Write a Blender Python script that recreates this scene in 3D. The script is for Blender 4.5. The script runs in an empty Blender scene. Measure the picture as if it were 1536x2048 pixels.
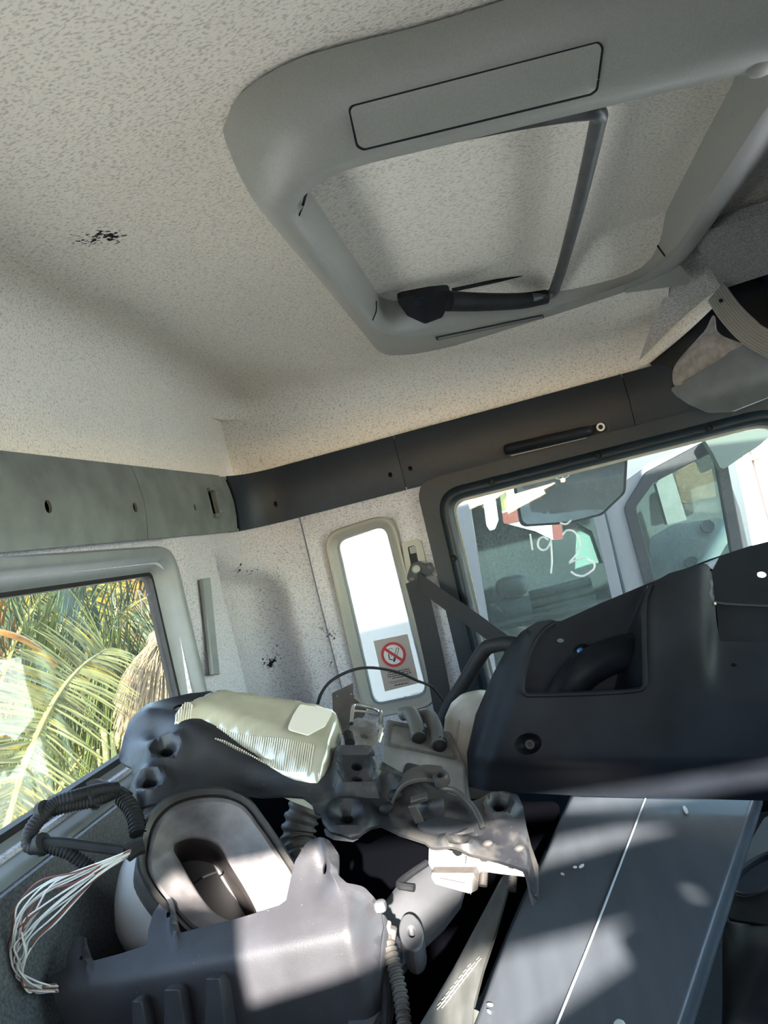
import bpy, bmesh, math, random
import numpy as np
from mathutils import Vector, Matrix, geometry
random.seed(7); rng = np.random.default_rng(7)
S = bpy.context.scene
COL = S.collection

# ------------------------------------------------------------------ camera
F, CX, CY = 1500.0, 768.0, 1024.0
_y = np.array([232., -9., F]); _y /= np.linalg.norm(_y)
_th = math.radians(14.0)
_x = np.array([math.cos(_th), -math.sin(_th), 0.]); _x -= _y * _x.dot(_y); _x /= np.linalg.norm(_x)
_z = np.cross(_x, _y)
CAM = np.array([0., 0., 1.25])
cam = bpy.data.cameras.new('camera'); camo = bpy.data.objects.new('camera', cam); COL.objects.link(camo)
camo.matrix_world = Matrix(((_x[0], -_x[1], -_x[2], CAM[0]), (_y[0], -_y[1], -_y[2], CAM[1]), (_z[0], -_z[1], -_z[2], CAM[2]), (0, 0, 0, 1)))
cam.sensor_fit = 'VERTICAL'; cam.sensor_height = 36.0; cam.lens = F * 36.0 / 2048.0
cam.clip_start = 0.02; cam.clip_end = 300
S.camera = camo

# ------------------------------------------------------------------ sky, sun, exposure
SUN_D = Vector((-0.20, 1.0, -0.43)).normalized()          # direction the sunlight travels
w = bpy.data.worlds.new('sky'); S.world = w; w.use_nodes = True
nt = w.node_tree; bg = nt.nodes['Background']
sky = nt.nodes.new('ShaderNodeTexSky'); sky.sky_type = 'NISHITA'; sky.sun_disc = False
sky.sun_elevation = math.radians(23.0); sky.sun_rotation = math.atan2(0.20, -1.0); sky.air_density = 1.0; sky.dust_density = 0.4
hs = nt.nodes.new('ShaderNodeHueSaturation'); hs.inputs['Saturation'].default_value = 0.9
nt.links.new(sky.outputs[0], hs.inputs['Color']); nt.links.new(hs.outputs[0], bg.inputs[0])
bg.inputs[1].default_value = 2.0
sl = bpy.data.lights.new('sun', 'SUN'); sl.energy = 38.0; sl.angle = math.radians(0.9); sl.color = (1.0, 0.93, 0.86)
so = bpy.data.objects.new('sun', sl); COL.objects.link(so); so.location = (1, -4, 5)
so.rotation_euler = SUN_D.to_track_quat('-Z', 'Y').to_euler()
S.view_settings.view_transform = 'Standard'; S.view_settings.look = 'None'
S.view_settings.gamma = 1.0; S.view_settings.use_curve_mapping = False
S.view_settings.exposure = 0.27
S.cycles.max_bounces = 12; S.cycles.diffuse_bounces = 6; S.cycles.transparent_max_bounces = 24

# ------------------------------------------------------------------ projection helpers
def ray(px, py):
    d = np.array([px - CX, py - CY, F]); return np.array([d @ _x, d @ _y, d @ _z])
def P(px, py, y=None, x=None, z=None):
    r = ray(px, py)
    t = y / r[1] if y is not None else (x / r[0] if x is not None else (z - CAM[2]) / r[2])
    return Vector(CAM + r * t)
class Plane:
    def __init__(s, o, n):
        s.o = Vector(o); s.n = Vector(n).normalized()
        if s.n.dot(Vector(CAM) - s.o) < 0: s.n = -s.n
    def hit(s, px, py, h=0.0):
        r = Vector(ray(px, py)); t = (s.o - Vector(CAM)).dot(s.n) / r.dot(s.n)
        return Vector(CAM) + r * t + s.n * h
    def off(s, h): return Plane(s.o + s.n * h, s.n)
def plane3(a, b, c):
    A, B, C_ = P(a[0], a[1], y=a[2]), P(b[0], b[1], y=b[2]), P(c[0], c[1], y=c[2])
    return Plane(A, (B - A).cross(C_ - A))
def planen(a, n): return Plane(P(a[0], a[1], y=a[2]), n)

# ------------------------------------------------------------------ object helpers
ORG = {}
def tag(o, label=None, cat=None, group=None, kind=None):
    if label: o['label'] = label
    if cat: o['category'] = cat
    if group: o['group'] = group
    if kind: o['kind'] = kind
    return o
def thing(name, label, cat, loc, group=None):
    o = bpy.data.objects.new(name, None); COL.objects.link(o); o.location = loc; o.empty_display_size = .05
    ORG[o.name] = Vector(loc); return tag(o, label, cat, group)
def mk(name, verts, faces, mat, parent=None, smooth=35, bev=0, bseg=2, kind=None, origin=None):
    """one mesh object; verts are world coordinates"""
    if parent is not None: org = ORG[parent.name]
    elif origin is not None: org = Vector(origin)
    else: org = Vector((0, 0, 0))
    me = bpy.data.meshes.new(name)
    me.from_pydata([tuple(Vector(v) - org) for v in verts], [], [tuple(f) for f in faces])
    bm = bmesh.new(); bm.from_mesh(me); bmesh.ops.recalc_face_normals(bm, faces=bm.faces); bm.to_mesh(me); bm.free()
    me.materials.append(mat)
    if smooth:
        me.polygons.foreach_set('use_smooth', [True] * len(me.polygons)); me.set_sharp_from_angle(angle=math.radians(smooth))
    o = bpy.data.objects.new(name, me); COL.objects.link(o); ORG[o.name] = org
    if parent is not None: o.parent = parent
    else: o.location = org
    if bev:
        m = o.modifiers.new('bevel', 'BEVEL'); m.width = bev; m.segments = bseg; m.limit_method = 'ANGLE'; m.angle_limit = math.radians(45)
    if kind: o['kind'] = kind
    return o
def solo(name, geo, mat, label, cat, group=None, **k):
    v = [Vector(a) for a in geo[0]]
    lo = min(v, key=lambda a: a.z)
    c = sum(v, Vector()) / len(v)
    o = mk(name, v, geo[1], mat, None, origin=(c.x, c.y, lo.z), **k)
    return tag(o, label, cat, group)
def struct(name, geo, mat, parent=None, **k):
    o = mk(name, geo[0], geo[1], mat, parent, **k)
    if parent is None: o['kind'] = 'structure'
    return o
def join(*gs):
    V, Fc = [], []
    for g in gs:
        n = len(V); V += list(g[0]); Fc += [tuple(i + n for i in f) for f in g[1]]
    return V, Fc

# ------------------------------------------------------------------ 2D outline helpers
def rnd(pts, r=8, n=4, closed=True):
    """fillet the corners; a point may carry its own radius as third value"""
    out = []; m = len(pts)
    for i in range(m):
        p = pts[i]; a = pts[i - 1]; b = pts[(i + 1) % m]
        rr = p[2] if len(p) > 2 else r
        p = np.array(p[:2], float); a = np.array(a[:2], float); b = np.array(b[:2], float)
        if rr <= 0: out.append(tuple(p)); continue
        u = a - p; v = b - p; lu = np.linalg.norm(u); lv = np.linalg.norm(v)
        if lu < 1e-9 or lv < 1e-9: continue
        u /= lu; v /= lv
        ang = math.acos(max(-1, min(1, u @ v)))
        if ang > 3.0: out.append(tuple(p)); continue
        t = min(rr / math.tan(ang / 2), lu * .48, lv * .48)
        A = p + u * t; B = p + v * t
        for k in range(n + 1):
            s = k / n
            out.append(tuple((1 - s) ** 2 * A + 2 * s * (1 - s) * p + s * s * B))
    return out
def cat_rom(pts, n=6, closed=False):
    pts = [np.array(p, float) for p in pts]; m = len(pts); out = []
    rngi = range(m) if closed else range(m - 1)
    for i in rngi:
        p1, p2 = pts[i], pts[(i + 1) % m]
        p0 = pts[i - 1] if (closed or i > 0) else 2 * p1 - p2
        p3 = pts[(i + 2) % m] if (closed or i + 2 < m) else 2 * p2 - p1
        for k in range(n):
            t = k / n
            out.append(.5 * ((2 * p1) + (-p0 + p2) * t + (2 * p0 - 5 * p1 + 4 * p2 - p3) * t * t + (-p0 + 3 * p1 - 3 * p2 + p3) * t ** 3))
    if not closed: out.append(pts[-1])
    return out
def ell(cx, cy, a, b, rot=0, n=18):
    c, s = math.cos(math.radians(rot)), math.sin(math.radians(rot))
    return [(cx + a * math.cos(t) * c - b * math.sin(t) * s, cy + a * math.cos(t) * s + b * math.sin(t) * c) for t in [2 * math.pi * k / n for k in range(n)]]
def resample(poly, step):
    out = []; m = len(poly)
    for i in range(m):
        a = np.array(poly[i], float); b = np.array(poly[(i + 1) % m], float)
        L = np.linalg.norm(b - a)
        if L < 1e-9: continue
        k = max(1, int(round(L / step)))
        for j in range(k): out.append(tuple(a + (b - a) * j / k))
    return out
def inside(poly, X, Y):
    r = np.zeros(X.shape, bool); m = len(poly)
    for i in range(m):
        x1, y1 = poly[i]; x2, y2 = poly[(i + 1) % m]
        c = ((y1 > Y) != (y2 > Y))
        if y1 != y2: r ^= c & (X < (x2 - x1) * (Y - y1) / (y2 - y1) + x1)
    return r
def pdist(poly, X, Y):
    d = np.full(X.shape, 1e9); m = len(poly)
    for i in range(m):
        a = np.array(poly[i]); b = np.array(poly[(i + 1) % m]); ab = b - a; L = ab @ ab
        if L < 1e-12: continue
        t = np.clip(((X - a[0]) * ab[0] + (Y - a[1]) * ab[1]) / L, 0, 1)
        d = np.minimum(d, np.hypot(X - a[0] - t * ab[0], Y - a[1] - t * ab[1]))
    return d
def fill(outline, holes=(), step=None, extra=()):
    outline = [tuple(p[:2]) for p in outline]; holes = [[tuple(p[:2]) for p in h] for h in holes]
    loops = [outline] + list(holes)
    if step: loops = [resample(l, step) for l in loops]
    pts, edges = [], []
    for l in loops:
        n = len(pts); pts += l; edges += [(n + i, n + (i + 1) % len(l)) for i in range(len(l))]
    if step:
        O = np.array(outline); x0, y0 = O.min(0); x1, y1 = O.max(0)
        gx, gy = np.meshgrid(np.arange(x0 + step * .5, x1, step), np.arange(y0 + step * .5, y1, step))
        gx = gx + (np.arange(gx.shape[0])[:, None] % 2) * step * .5
        X, Y = gx.ravel(), gy.ravel(); ok = inside(outline, X, Y)
        for h in holes: ok &= ~inside(h, X, Y)
        X, Y = X[ok], Y[ok]
        d = np.full(X.shape, 1e9)
        for l in [outline] + list(holes): d = np.minimum(d, pdist(l, X, Y))
        k = d > step * .45; pts += list(zip(X[k], Y[k]))
    pts += list(extra)
    v, e, f, *_ = geometry.delaunay_2d_cdt([Vector(p) for p in pts], edges, [], 0, 1e-7)
    v = np.array([tuple(a) for a in v]); f = [t for t in f if len(t) == 3]
    c = np.array([v[list(t)].mean(0) for t in f]); ok = inside(outline, c[:, 0], c[:, 1])
    for h in holes: ok &= ~inside(h, c[:, 0], c[:, 1])
    return v, [t for t, k in zip(f, ok) if k]
def solid(v2, tris, front, back):
    """closed slab out of a flat triangulation"""
    n = len(v2)
    V = [front(a, b) for a, b in v2] + [back(a, b) for a, b in v2]
    Fc = [tuple(t) for t in tris] + [tuple(i + n for i in reversed(t)) for t in tris]
    cnt = {}
    for t in tris:
        for i in range(3):
            a, b = t[i], t[(i + 1) % 3]; k = (min(a, b), max(a, b))
            cnt[k] = None if k in cnt else (a, b)
    for k, ab in cnt.items():
        if ab: a, b = ab; Fc.append((b, a, a + n, b + n))
    used = sorted({i for f in Fc for i in f}); mp = {i: j for j, i in enumerate(used)}
    return [V[i] for i in used], [tuple(mp[i] for i in f) for f in Fc]
def slab(pl, outline, holes=(), th=.003, step=None, h=None):
    """sheet lying in plane pl, outline given as picture points, relief h(px,py) in metres along the plane's normal"""
    v, t = fill(outline, holes, step)
    H = h if h else (lambda a, b: 0.0)
    return solid(v, t, lambda a, b: pl.hit(a, b, H(a, b)), lambda a, b: pl.hit(a, b, H(a, b) - th))
def gau(px, py, cx, cy, r, ry=None, rot=0):
    c, s = math.cos(math.radians(rot)), math.sin(math.radians(rot))
    u = ((px - cx) * c + (py - cy) * s) / r; v = (-(px - cx) * s + (py - cy) * c) / (ry or r)
    return math.exp(-(u * u + v * v))
def sstep(a, b, x):
    t = min(1, max(0, (x - a) / (b - a))); return t * t * (3 - 2 * t)
def linedist(px, py, a, b):
    """signed distance of a picture point from the line a-b (positive below/right)"""
    dx, dy = b[0] - a[0], b[1] - a[1]; L = math.hypot(dx, dy); return ((py - a[1]) * dx - (px - a[0]) * dy) / L

# ------------------------------------------------------------------ 3D shape helpers
def tube(pts, r, n=10, smooth=6, closed=False, caps=True, squash=None):
    pts = [np.array(p, float) for p in pts]
    if smooth: pts = cat_rom(pts, smooth, closed)
    m = len(pts)
    R = [r(i / (m - 1)) if callable(r) else r for i in range(m)]
    V, Fc = [], []; up = None
    for i in range(m):
        t = (pts[(i + 1) % m] - pts[i - 1]) if (closed or 0 < i < m - 1) else (pts[1] - pts[0] if i == 0 else pts[-1] - pts[-2])
        t = t / (np.linalg.norm(t) + 1e-12)
        if up is None:
            a = np.array([0, 0, 1.]) if abs(t[2]) < .9 else np.array([1., 0, 0]); up = a - t * (a @ t)
        else: up = up - t * (up @ t)
        up /= np.linalg.norm(up) + 1e-12; sd = np.cross(t, up)
        for k in range(n):
            an = 2 * math.pi * k / n
            V.append(pts[i] + up * math.cos(an) * R[i] * (squash or 1) + sd * math.sin(an) * R[i])
    for i in range(m if closed else m - 1):
        for k in range(n):
            a = i * n + k; b = i * n + (k + 1) % n; j = ((i + 1) % m) * n
            Fc.append((a, b, j + (k + 1) % n, j + k))
    if caps and not closed: Fc += [tuple(range(n))[::-1], tuple((m - 1) * n + k for k in range(n))]
    return V, Fc
def corr(pts, r, pitch=.006, n=12, depth=.12):
    """corrugated conduit"""
    pts = cat_rom(pts, 10); L = sum(np.linalg.norm(np.array(b) - np.array(a)) for a, b in zip(pts, pts[1:]))
    k = max(4, int(L / pitch)) * 4
    s = np.cumsum([0] + [np.linalg.norm(np.array(b) - np.array(a)) for a, b in zip(pts, pts[1:])])
    A = np.array(pts); q = np.linspace(0, s[-1], k + 1)
    pp = [np.array([np.interp(t, s, A[:, i]) for i in range(3)]) for t in q]
    V, Fc = tube(pp, lambda u: r * (1 + depth * (1 if int(round(u * k)) % 4 in (0, 1) else -1)), n, 0)
    return V, Fc
def loft(rings, cap0=True, cap1=True, closed=True):
    n = len(rings[0]); V = [Vector(p) for r in rings for p in r]; Fc = []
    for i in range(len(rings) - 1):
        for k in range(n if closed else n - 1):
            Fc.append((i * n + k, i * n + (k + 1) % n, (i + 1) * n + (k + 1) % n, (i + 1) * n + k))
    if cap0: Fc.append(tuple(range(n))[::-1])
    if cap1: Fc.append(tuple((len(rings) - 1) * n + k for k in range(n)))
    return V, Fc
def box(x0, x1, y0, y1, z0, z1):
    V = [(x, y, z) for z in (z0, z1) for y in (y0, y1) for x in (x0, x1)]
    return [Vector(v) for v in V], [(0, 2, 3, 1), (4, 5, 7, 6), (0, 1, 5, 4), (2, 6, 7, 3), (0, 4, 6, 2), (1, 3, 7, 5)]
def obox(c, u, v, n, a, b, d):
    c, u, v, n = Vector(c), Vector(u).normalized() * a / 2, Vector(v).normalized() * b / 2, Vector(n).normalized() * d / 2
    V = [c + sx * u + sy * v + sz * n for sz in (-1, 1) for sy in (-1, 1) for sx in (-1, 1)]
    return V, [(0, 2, 3, 1), (4, 5, 7, 6), (0, 1, 5, 4), (2, 6, 7, 3), (0, 4, 6, 2), (1, 3, 7, 5)]
def cyl(a, b, r, n=16, r2=None):
    a, b = Vector(a), Vector(b); t = (b - a).normalized()
    u = t.orthogonal().normalized(); v = t.cross(u)
    ring = lambda c, q: [c + u * math.cos(2 * math.pi * k / n) * q + v * math.sin(2 * math.pi * k / n) * q for k in range(n)]
    return loft([ring(a, r), ring(b, r if r2 is None else r2)])
def ringpts(c, nrm, prof, n=20):
    """lathe: prof = [(radius, height along nrm)]"""
    c = Vector(c); t = Vector(nrm).normalized(); u = t.orthogonal().normalized(); v = t.cross(u)
    return loft([[c + t * h + u * math.cos(2 * math.pi * k / n) * r + v * math.sin(2 * math.pi * k / n) * r for k in range(n)] for r, h in prof])
def blob(c, ax, n=16, noise=0, p=2.0):
    """superellipsoid"""
    c = Vector(c); V, Fc = [], []; m = n // 2
    sg = lambda a: math.copysign(abs(a) ** (2 / p), a)
    for i in range(m + 1):
        th = math.pi * i / m - math.pi / 2
        for k in range(n):
            ph = 2 * math.pi * k / n
            q = 1 + (random.uniform(-noise, noise) if noise else 0)
            V.append(c + q * (Vector(ax[0]) * sg(math.cos(th)) * sg(math.cos(ph)) + Vector(ax[1]) * sg(math.cos(th)) * sg(math.sin(ph)) + Vector(ax[2]) * sg(math.sin(th))))
    for i in range(m):
        for k in range(n): Fc.append((i * n + k, i * n + (k + 1) % n, (i + 1) * n + (k + 1) % n, (i + 1) * n + k))
    return V, Fc

# ------------------------------------------------------------------ materials
MATS = {}
def material(name, col, rough=.5, metal=0, noise=0, nscale=40, bump=0, bscale=300, col2=None, spec=.5, stretch=None, speck=0, speck_col=(.6, .6, .58), coat=0, stains=(), stain_col=(.012, .012, .012), sheen=0, lo=.36, hi=.64):
    m = bpy.data.materials.new(name); m.use_nodes = True; t = m.node_tree; N = t.nodes; Lk = t.links.new
    b = N['Principled BSDF']; b.inputs['Roughness'].default_value = rough; b.inputs['Metallic'].default_value = metal
    b.inputs['Specular IOR Level'].default_value = spec; b.inputs['Coat Weight'].default_value = coat
    if sheen: b.inputs['Sheen Weight'].default_value = sheen
    tc = N.new('ShaderNodeTexCoord'); mp = N.new('ShaderNodeMapping'); Lk(tc.outputs['Object'], mp.inputs[0])
    if stretch: mp.inputs['Rotation'].default_value = stretch[0]; mp.inputs['Scale'].default_value = stretch[1]
    c_out = None
    if noise:
        nz = N.new('ShaderNodeTexNoise'); nz.inputs['Scale'].default_value = nscale; nz.inputs['Detail'].default_value = 4
        Lk(mp.outputs[0], nz.inputs['Vector'])
        cr = N.new('ShaderNodeValToRGB'); e = cr.color_ramp.elements
        c2 = col2 or tuple(c * (1 - noise) for c in col); c1 = col if col2 else tuple(c * (1 + noise) for c in col)
        e[0].position = lo; e[0].color = (*c2, 1); e[1].position = hi; e[1].color = (*c1, 1)
        Lk(nz.outputs[0], cr.inputs[0]); c_out = cr.outputs[0]
    def mixin(mask, colr, c_in):
        mx = N.new('ShaderNodeMix'); mx.data_type = 'RGBA'
        Lk(mask, mx.inputs['Factor'])
        if c_in is None: mx.inputs['A'].default_value = (*col, 1)
        else: Lk(c_in, mx.inputs['A'])
        mx.inputs['B'].default_value = (*colr, 1); return mx.outputs['Result']
    if speck:
        vz = N.new('ShaderNodeTexNoise'); vz.inputs['Scale'].default_value = 420; vz.inputs['Detail'].default_value = 1
        Lk(tc.outputs['Object'], vz.inputs['Vector'])
        r2 = N.new('ShaderNodeMapRange'); r2.inputs[1].default_value = .80 - speck; r2.inputs[2].default_value = .83 - speck
        Lk(vz.outputs[0], r2.inputs[0]); c_out = mixin(r2.outputs[0], speck_col, c_out)
    for (sx, sy, sz, rad, den, scl) in stains:
        ds = N.new('ShaderNodeVectorMath'); ds.operation = 'DISTANCE'; ds.inputs[1].default_value = (sx, sy, sz); Lk(tc.outputs['Object'], ds.inputs[0])
        r1 = N.new('ShaderNodeMapRange'); r1.inputs[1].default_value = 0; r1.inputs[2].default_value = rad; r1.inputs[3].default_value = .30 * den; r1.inputs[4].default_value = -.25; Lk(ds.outputs['Value'], r1.inputs[0])
        n2 = N.new('ShaderNodeTexNoise'); n2.inputs['Scale'].default_value = scl; n2.inputs['Detail'].default_value = 3; Lk(tc.outputs['Object'], n2.inputs['Vector'])
        ad = N.new('ShaderNodeMath'); ad.operation = 'ADD'; Lk(r1.outputs[0], ad.inputs[0]); Lk(n2.outputs[0], ad.inputs[1])
        r2 = N.new('ShaderNodeMapRange'); r2.inputs[1].default_value = .68; r2.inputs[2].default_value = .78; Lk(ad.outputs[0], r2.inputs[0])
        c_out = mixin(r2.outputs[0], stain_col, c_out)
    if c_out is not None: Lk(c_out, b.inputs['Base Color'])
    else: b.inputs['Base Color'].default_value = (*col, 1)
    if bump:
        n3 = N.new('ShaderNodeTexNoise'); n3.inputs['Scale'].default_value = bscale; n3.inputs['Detail'].default_value = 3; Lk(mp.outputs[0], n3.inputs['Vector'])
        bp = N.new('ShaderNodeBump'); bp.inputs['Strength'].default_value = bump; bp.inputs['Distance'].default_value = .002
        Lk(n3.outputs[0], bp.inputs['Height']); Lk(bp.outputs[0], b.inputs['Normal'])
    MATS[name] = m; return m
def glass(name, tint=(1, 1, 1), refl=.9, haze=0, hcol=(.7, .72, .7)):
    m = bpy.data.materials.new(name); m.use_nodes = True; t = m.node_tree; N = t.nodes; N.remove(N['Principled BSDF']); out = N['Material Output']
    tr = N.new('ShaderNodeBsdfTransparent'); tr.inputs[0].default_value = (*tint, 1)
    gl = N.new('ShaderNodeBsdfGlossy'); gl.inputs['Roughness'].default_value = .02
    fr = N.new('ShaderNodeFresnel'); fr.inputs[0].default_value = 1.45
    mu = N.new('ShaderNodeMath'); mu.operation = 'MULTIPLY'; mu.inputs[1].default_value = refl; t.links.new(fr.outputs[0], mu.inputs[0])
    mx = N.new('ShaderNodeMixShader'); t.links.new(mu.outputs[0], mx.inputs[0]); t.links.new(tr.outputs[0], mx.inputs[1]); t.links.new(gl.outputs[0], mx.inputs[2])
    last = mx.outputs[0]
    if haze:
        df = N.new('ShaderNodeBsdfDiffuse'); df.inputs[0].default_value = (*hcol, 1)
        nz = N.new('ShaderNodeTexNoise'); nz.inputs['Scale'].default_value = 240; nz.inputs['Detail'].default_value = 2
        n4 = N.new('ShaderNodeTexNoise'); n4.inputs['Scale'].default_value = 6
        tc = N.new('ShaderNodeTexCoord'); t.links.new(tc.outputs['Object'], nz.inputs['Vector']); t.links.new(tc.outputs['Object'], n4.inputs['Vector'])
        mr = N.new('ShaderNodeMapRange'); mr.inputs[1].default_value = .45; mr.inputs[2].default_value = .72; mr.inputs[3].default_value = haze * .35; mr.inputs[4].default_value = haze * 1.6
        t.links.new(nz.outputs[0], mr.inputs[0])
        m5 = N.new('ShaderNodeMath'); m5.operation = 'MULTIPLY'; t.links.new(mr.outputs[0], m5.inputs[0]); t.links.new(n4.outputs[0], m5.inputs[1])
        m2 = N.new('ShaderNodeMixShader'); t.links.new(m5.outputs[0], m2.inputs[0]); t.links.new(last, m2.inputs[1]); t.links.new(df.outputs[0], m2.inputs[2]); last = m2.outputs[0]
    t.links.new(last, out.inputs[0]); MATS[name] = m; return m

def wst(px, py, rad, den, scl, **k):
    p = P(px, py, **k); return (p.x, p.y, p.z, rad, den, scl)
FAB = ((0, 0, .6), (1.0, 1.9, 1.6))
fab_ceil = material('headliner_fabric', (.80, .735, .635), .95, noise=1, col2=(.52, .475, .41), lo=.34, hi=.50, nscale=235, bump=.7, bscale=230, spec=.15, stretch=FAB,
    stains=[wst(208, 481, .050, 1.1, 170, z=1.650), wst(226, 484, .042, 1.0, 190, z=1.650), wst(186, 486, .035, 1.0, 190, z=1.650), wst(152, 487, .028, .95, 150, z=1.650), wst(650, 697, .030, .8, 260, z=1.64)])
fab_wall = material('wall_fabric', (.50, .50, .535), .95, noise=1, col2=(.29, .29, .31), lo=.35, hi=.50, nscale=225, bump=.6, bscale=230, spec=.15, stretch=FAB,  # cool tint: blue skylight on the wall put into the fabric colour
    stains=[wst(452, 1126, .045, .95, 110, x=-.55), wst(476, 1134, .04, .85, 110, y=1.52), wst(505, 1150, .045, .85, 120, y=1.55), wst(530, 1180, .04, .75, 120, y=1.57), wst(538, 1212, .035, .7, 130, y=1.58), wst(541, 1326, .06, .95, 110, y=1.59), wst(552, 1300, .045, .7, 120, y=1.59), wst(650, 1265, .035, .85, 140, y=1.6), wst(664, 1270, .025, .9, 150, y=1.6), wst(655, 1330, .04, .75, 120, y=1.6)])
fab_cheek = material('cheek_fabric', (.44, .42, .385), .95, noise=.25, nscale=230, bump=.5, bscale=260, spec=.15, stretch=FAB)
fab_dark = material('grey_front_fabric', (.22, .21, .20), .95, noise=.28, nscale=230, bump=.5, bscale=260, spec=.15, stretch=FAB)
pl_bezel = material('grey_satin_plastic', (.270, .268, .240), .42, noise=.05, nscale=500, bump=.12, bscale=900, spec=.5)
pl_dark = material('charcoal_trim_plastic', (.006, .0128, .0205), .48, spec=.4, noise=.1, nscale=60, bump=.08, bscale=900)
pl_strip = material('dusty_lit_green_grey_plastic', (.125, .145, .138), .5, noise=.18, nscale=22, bump=.1, bscale=900)  # rear strips: dust, plus windscreen light put into the paler colour
pl_sill = material('pale_window_trim_plastic', (.17, .19, .20), .45, noise=.06, nscale=30)
pl_black = material('black_moulded_plastic', (.0085, .0105, .0145), .5, noise=.25, nscale=14, bump=.05, bscale=700, speck=.0, speck_col=(.16, .155, .15), spec=.16)
pl_slate = material('slate_moulded_plastic', (.034, .034, .038), .46, noise=.16, nscale=24, bump=.08, bscale=700, speck=.03, speck_col=(.12, .11, .11), spec=.4)
pl_crank = material('worn_crank_metal', (.065, .066, .07), .42, noise=.2, nscale=40)
pl_panel = material('scuffed_slate_panel', (.056, .063, .072), .42, noise=.08, nscale=10, stretch=((0, 0, .5), (6, 1, 1)), speck=.015, speck_col=(.2, .2, .18), spec=.4)
pl_groove = material('worn_pale_edge', (.42, .45, .48), .4)
pl_brk = material('dirty_bracket_plastic', (.042, .044, .049), .5, noise=1, col2=(.010, .012, .016), nscale=16, bump=.1, bscale=300, speck=.04, speck_col=(.2, .18, .16))
mt_brk = material('dusty_pressed_metal', (.052, .047, .042), .5, metal=.1, noise=.3, nscale=30, bump=.1, bscale=250)
mt_zinc = material('zinc_metal', (.55, .53, .48), .35, metal=.9, noise=.1)
mt_chrome = material('bright_metal', (.7, .72, .74), .18, metal=1.0)
mt_mirror = material('mirror_glass', (.85, .87, .9), .02, metal=1.0)
rub = material('black_rubber', (.010, .0105, .012), .65, noise=.2, nscale=60, spec=.25)
rub_collar = material('black_duct_rubber', (.034, .032, .030), .5, noise=.4, nscale=25)
rub_dusty = material('dusty_rubber', (.075, .068, .06), .6, noise=.35, nscale=25, bump=.15, bscale=200)
duct_in = material('grimy_duct_plastic', (.15, .138, .137), .42, noise=1, col2=(.055, .05, .052), nscale=26, stains=[], bump=.05)
pl_white = material('milky_white_plastic', (.42, .42, .40), .4, noise=.08, nscale=12)
pl_lgrey = material('light_grey_plastic', (.088, .09, .095), .4, noise=.12, nscale=15)
pl_olive = material('dull_grey_profile', (.105, .107, .098), .45, noise=.2, nscale=18, stretch=((0, 0, .4), (5, 1, 1)))
pl_beige = material('beige_seat_plastic', (.38, .36, .31), .45, noise=.08)
belt_m = material('woven_belt', (.016, .017, .02), .75, noise=.3, nscale=500)
lens_m = material('yellowed_lens', (.37, .35, .26), .14, noise=.25, nscale=9, coat=.5, spec=.6)
rib_m = material('lens_rib', (.46, .43, .34), .25)
chalk = material('white_chalk', (.85, .85, .85), .8)
_n = chalk.node_tree; _t = _n.nodes.new('ShaderNodeBsdfTranslucent'); _t.inputs[0].default_value = (.9, .9, .9, 1); _m = _n.nodes.new('ShaderNodeMixShader'); _m.inputs[0].default_value = .6
_n.links.new(_n.nodes['Principled BSDF'].outputs[0], _m.inputs[1]); _n.links.new(_t.outputs[0], _m.inputs[2]); _n.links.new(_m.outputs[0], _n.nodes['Material Output'].inputs[0])
white_m = material('white_paint', (.75, .76, .78), .35)
grey_cab = material('neighbour_grey_paint', (.082, .078, .082), .4, noise=.05)
red_m = material('red_paint', (.16, .012, .010), .4)
orange_m = material('orange_red_paint', (.10, .028, .013), .5)
blue_m = material('blue_plastic', (.03, .16, .42), .35)
wire_w = material('white_wire', (.62, .61, .57), .4)
wire_b = material('brown_wire', (.16, .05, .035), .4)
paper = material('grey_sticker', (.36, .31, .28), .6)
ink = material('black_print', (.01, .01, .01), .6)
paper_w = material('white_print', (.62, .6, .58), .6)
red_ink = material('red_print', (.42, .015, .025), .5)
grd_m = material('pale_concrete', (.58, .56, .52), .9, noise=.2, nscale=3)
cush = material('dark_seat_cloth', (.012, .012, .014), .9, noise=.3, nscale=200)
wall_low = material('dark_speckled_panel', (.075, .08, .084), .5, noise=.4, nscale=320, bump=.2, bscale=400)
gl_clear = glass('window_glass', (.93, .97, .95), .8)
gl_door = glass('dusty_door_glass', (.86, .93, .91), .8, haze=.085)
gl_rear = glass('hazy_rear_glass', (.97, .98, .95), .07, haze=.04)
gl_green = glass('tinted_cab_glass', (.50, .58, .55), .7, haze=.05)
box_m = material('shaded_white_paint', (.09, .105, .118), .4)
frond_big = material('frond_pale_green', (.098, .108, .042), .5, noise=.25, nscale=8)
leaf_m = material('frond_green', (.055, .075, .018), .5, noise=.3, nscale=8)
leaf_y = material('frond_yellow_green', (.15, .125, .02), .5, noise=.35, nscale=6)
leaf_o = material('frond_orange', (.20, .085, .015), .6, noise=.3, nscale=5)
leaf_g = material('frond_blue_green', (.035, .058, .032), .5, noise=.3, nscale=8)
midrib_m = material('frond_midrib', (.19, .18, .05), .5)
straw_m = material('dry_straw', (.16, .12, .065), .8, noise=.3, nscale=30)
for mm in (leaf_m, leaf_y, leaf_o, leaf_g, straw_m):
    pass

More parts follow.
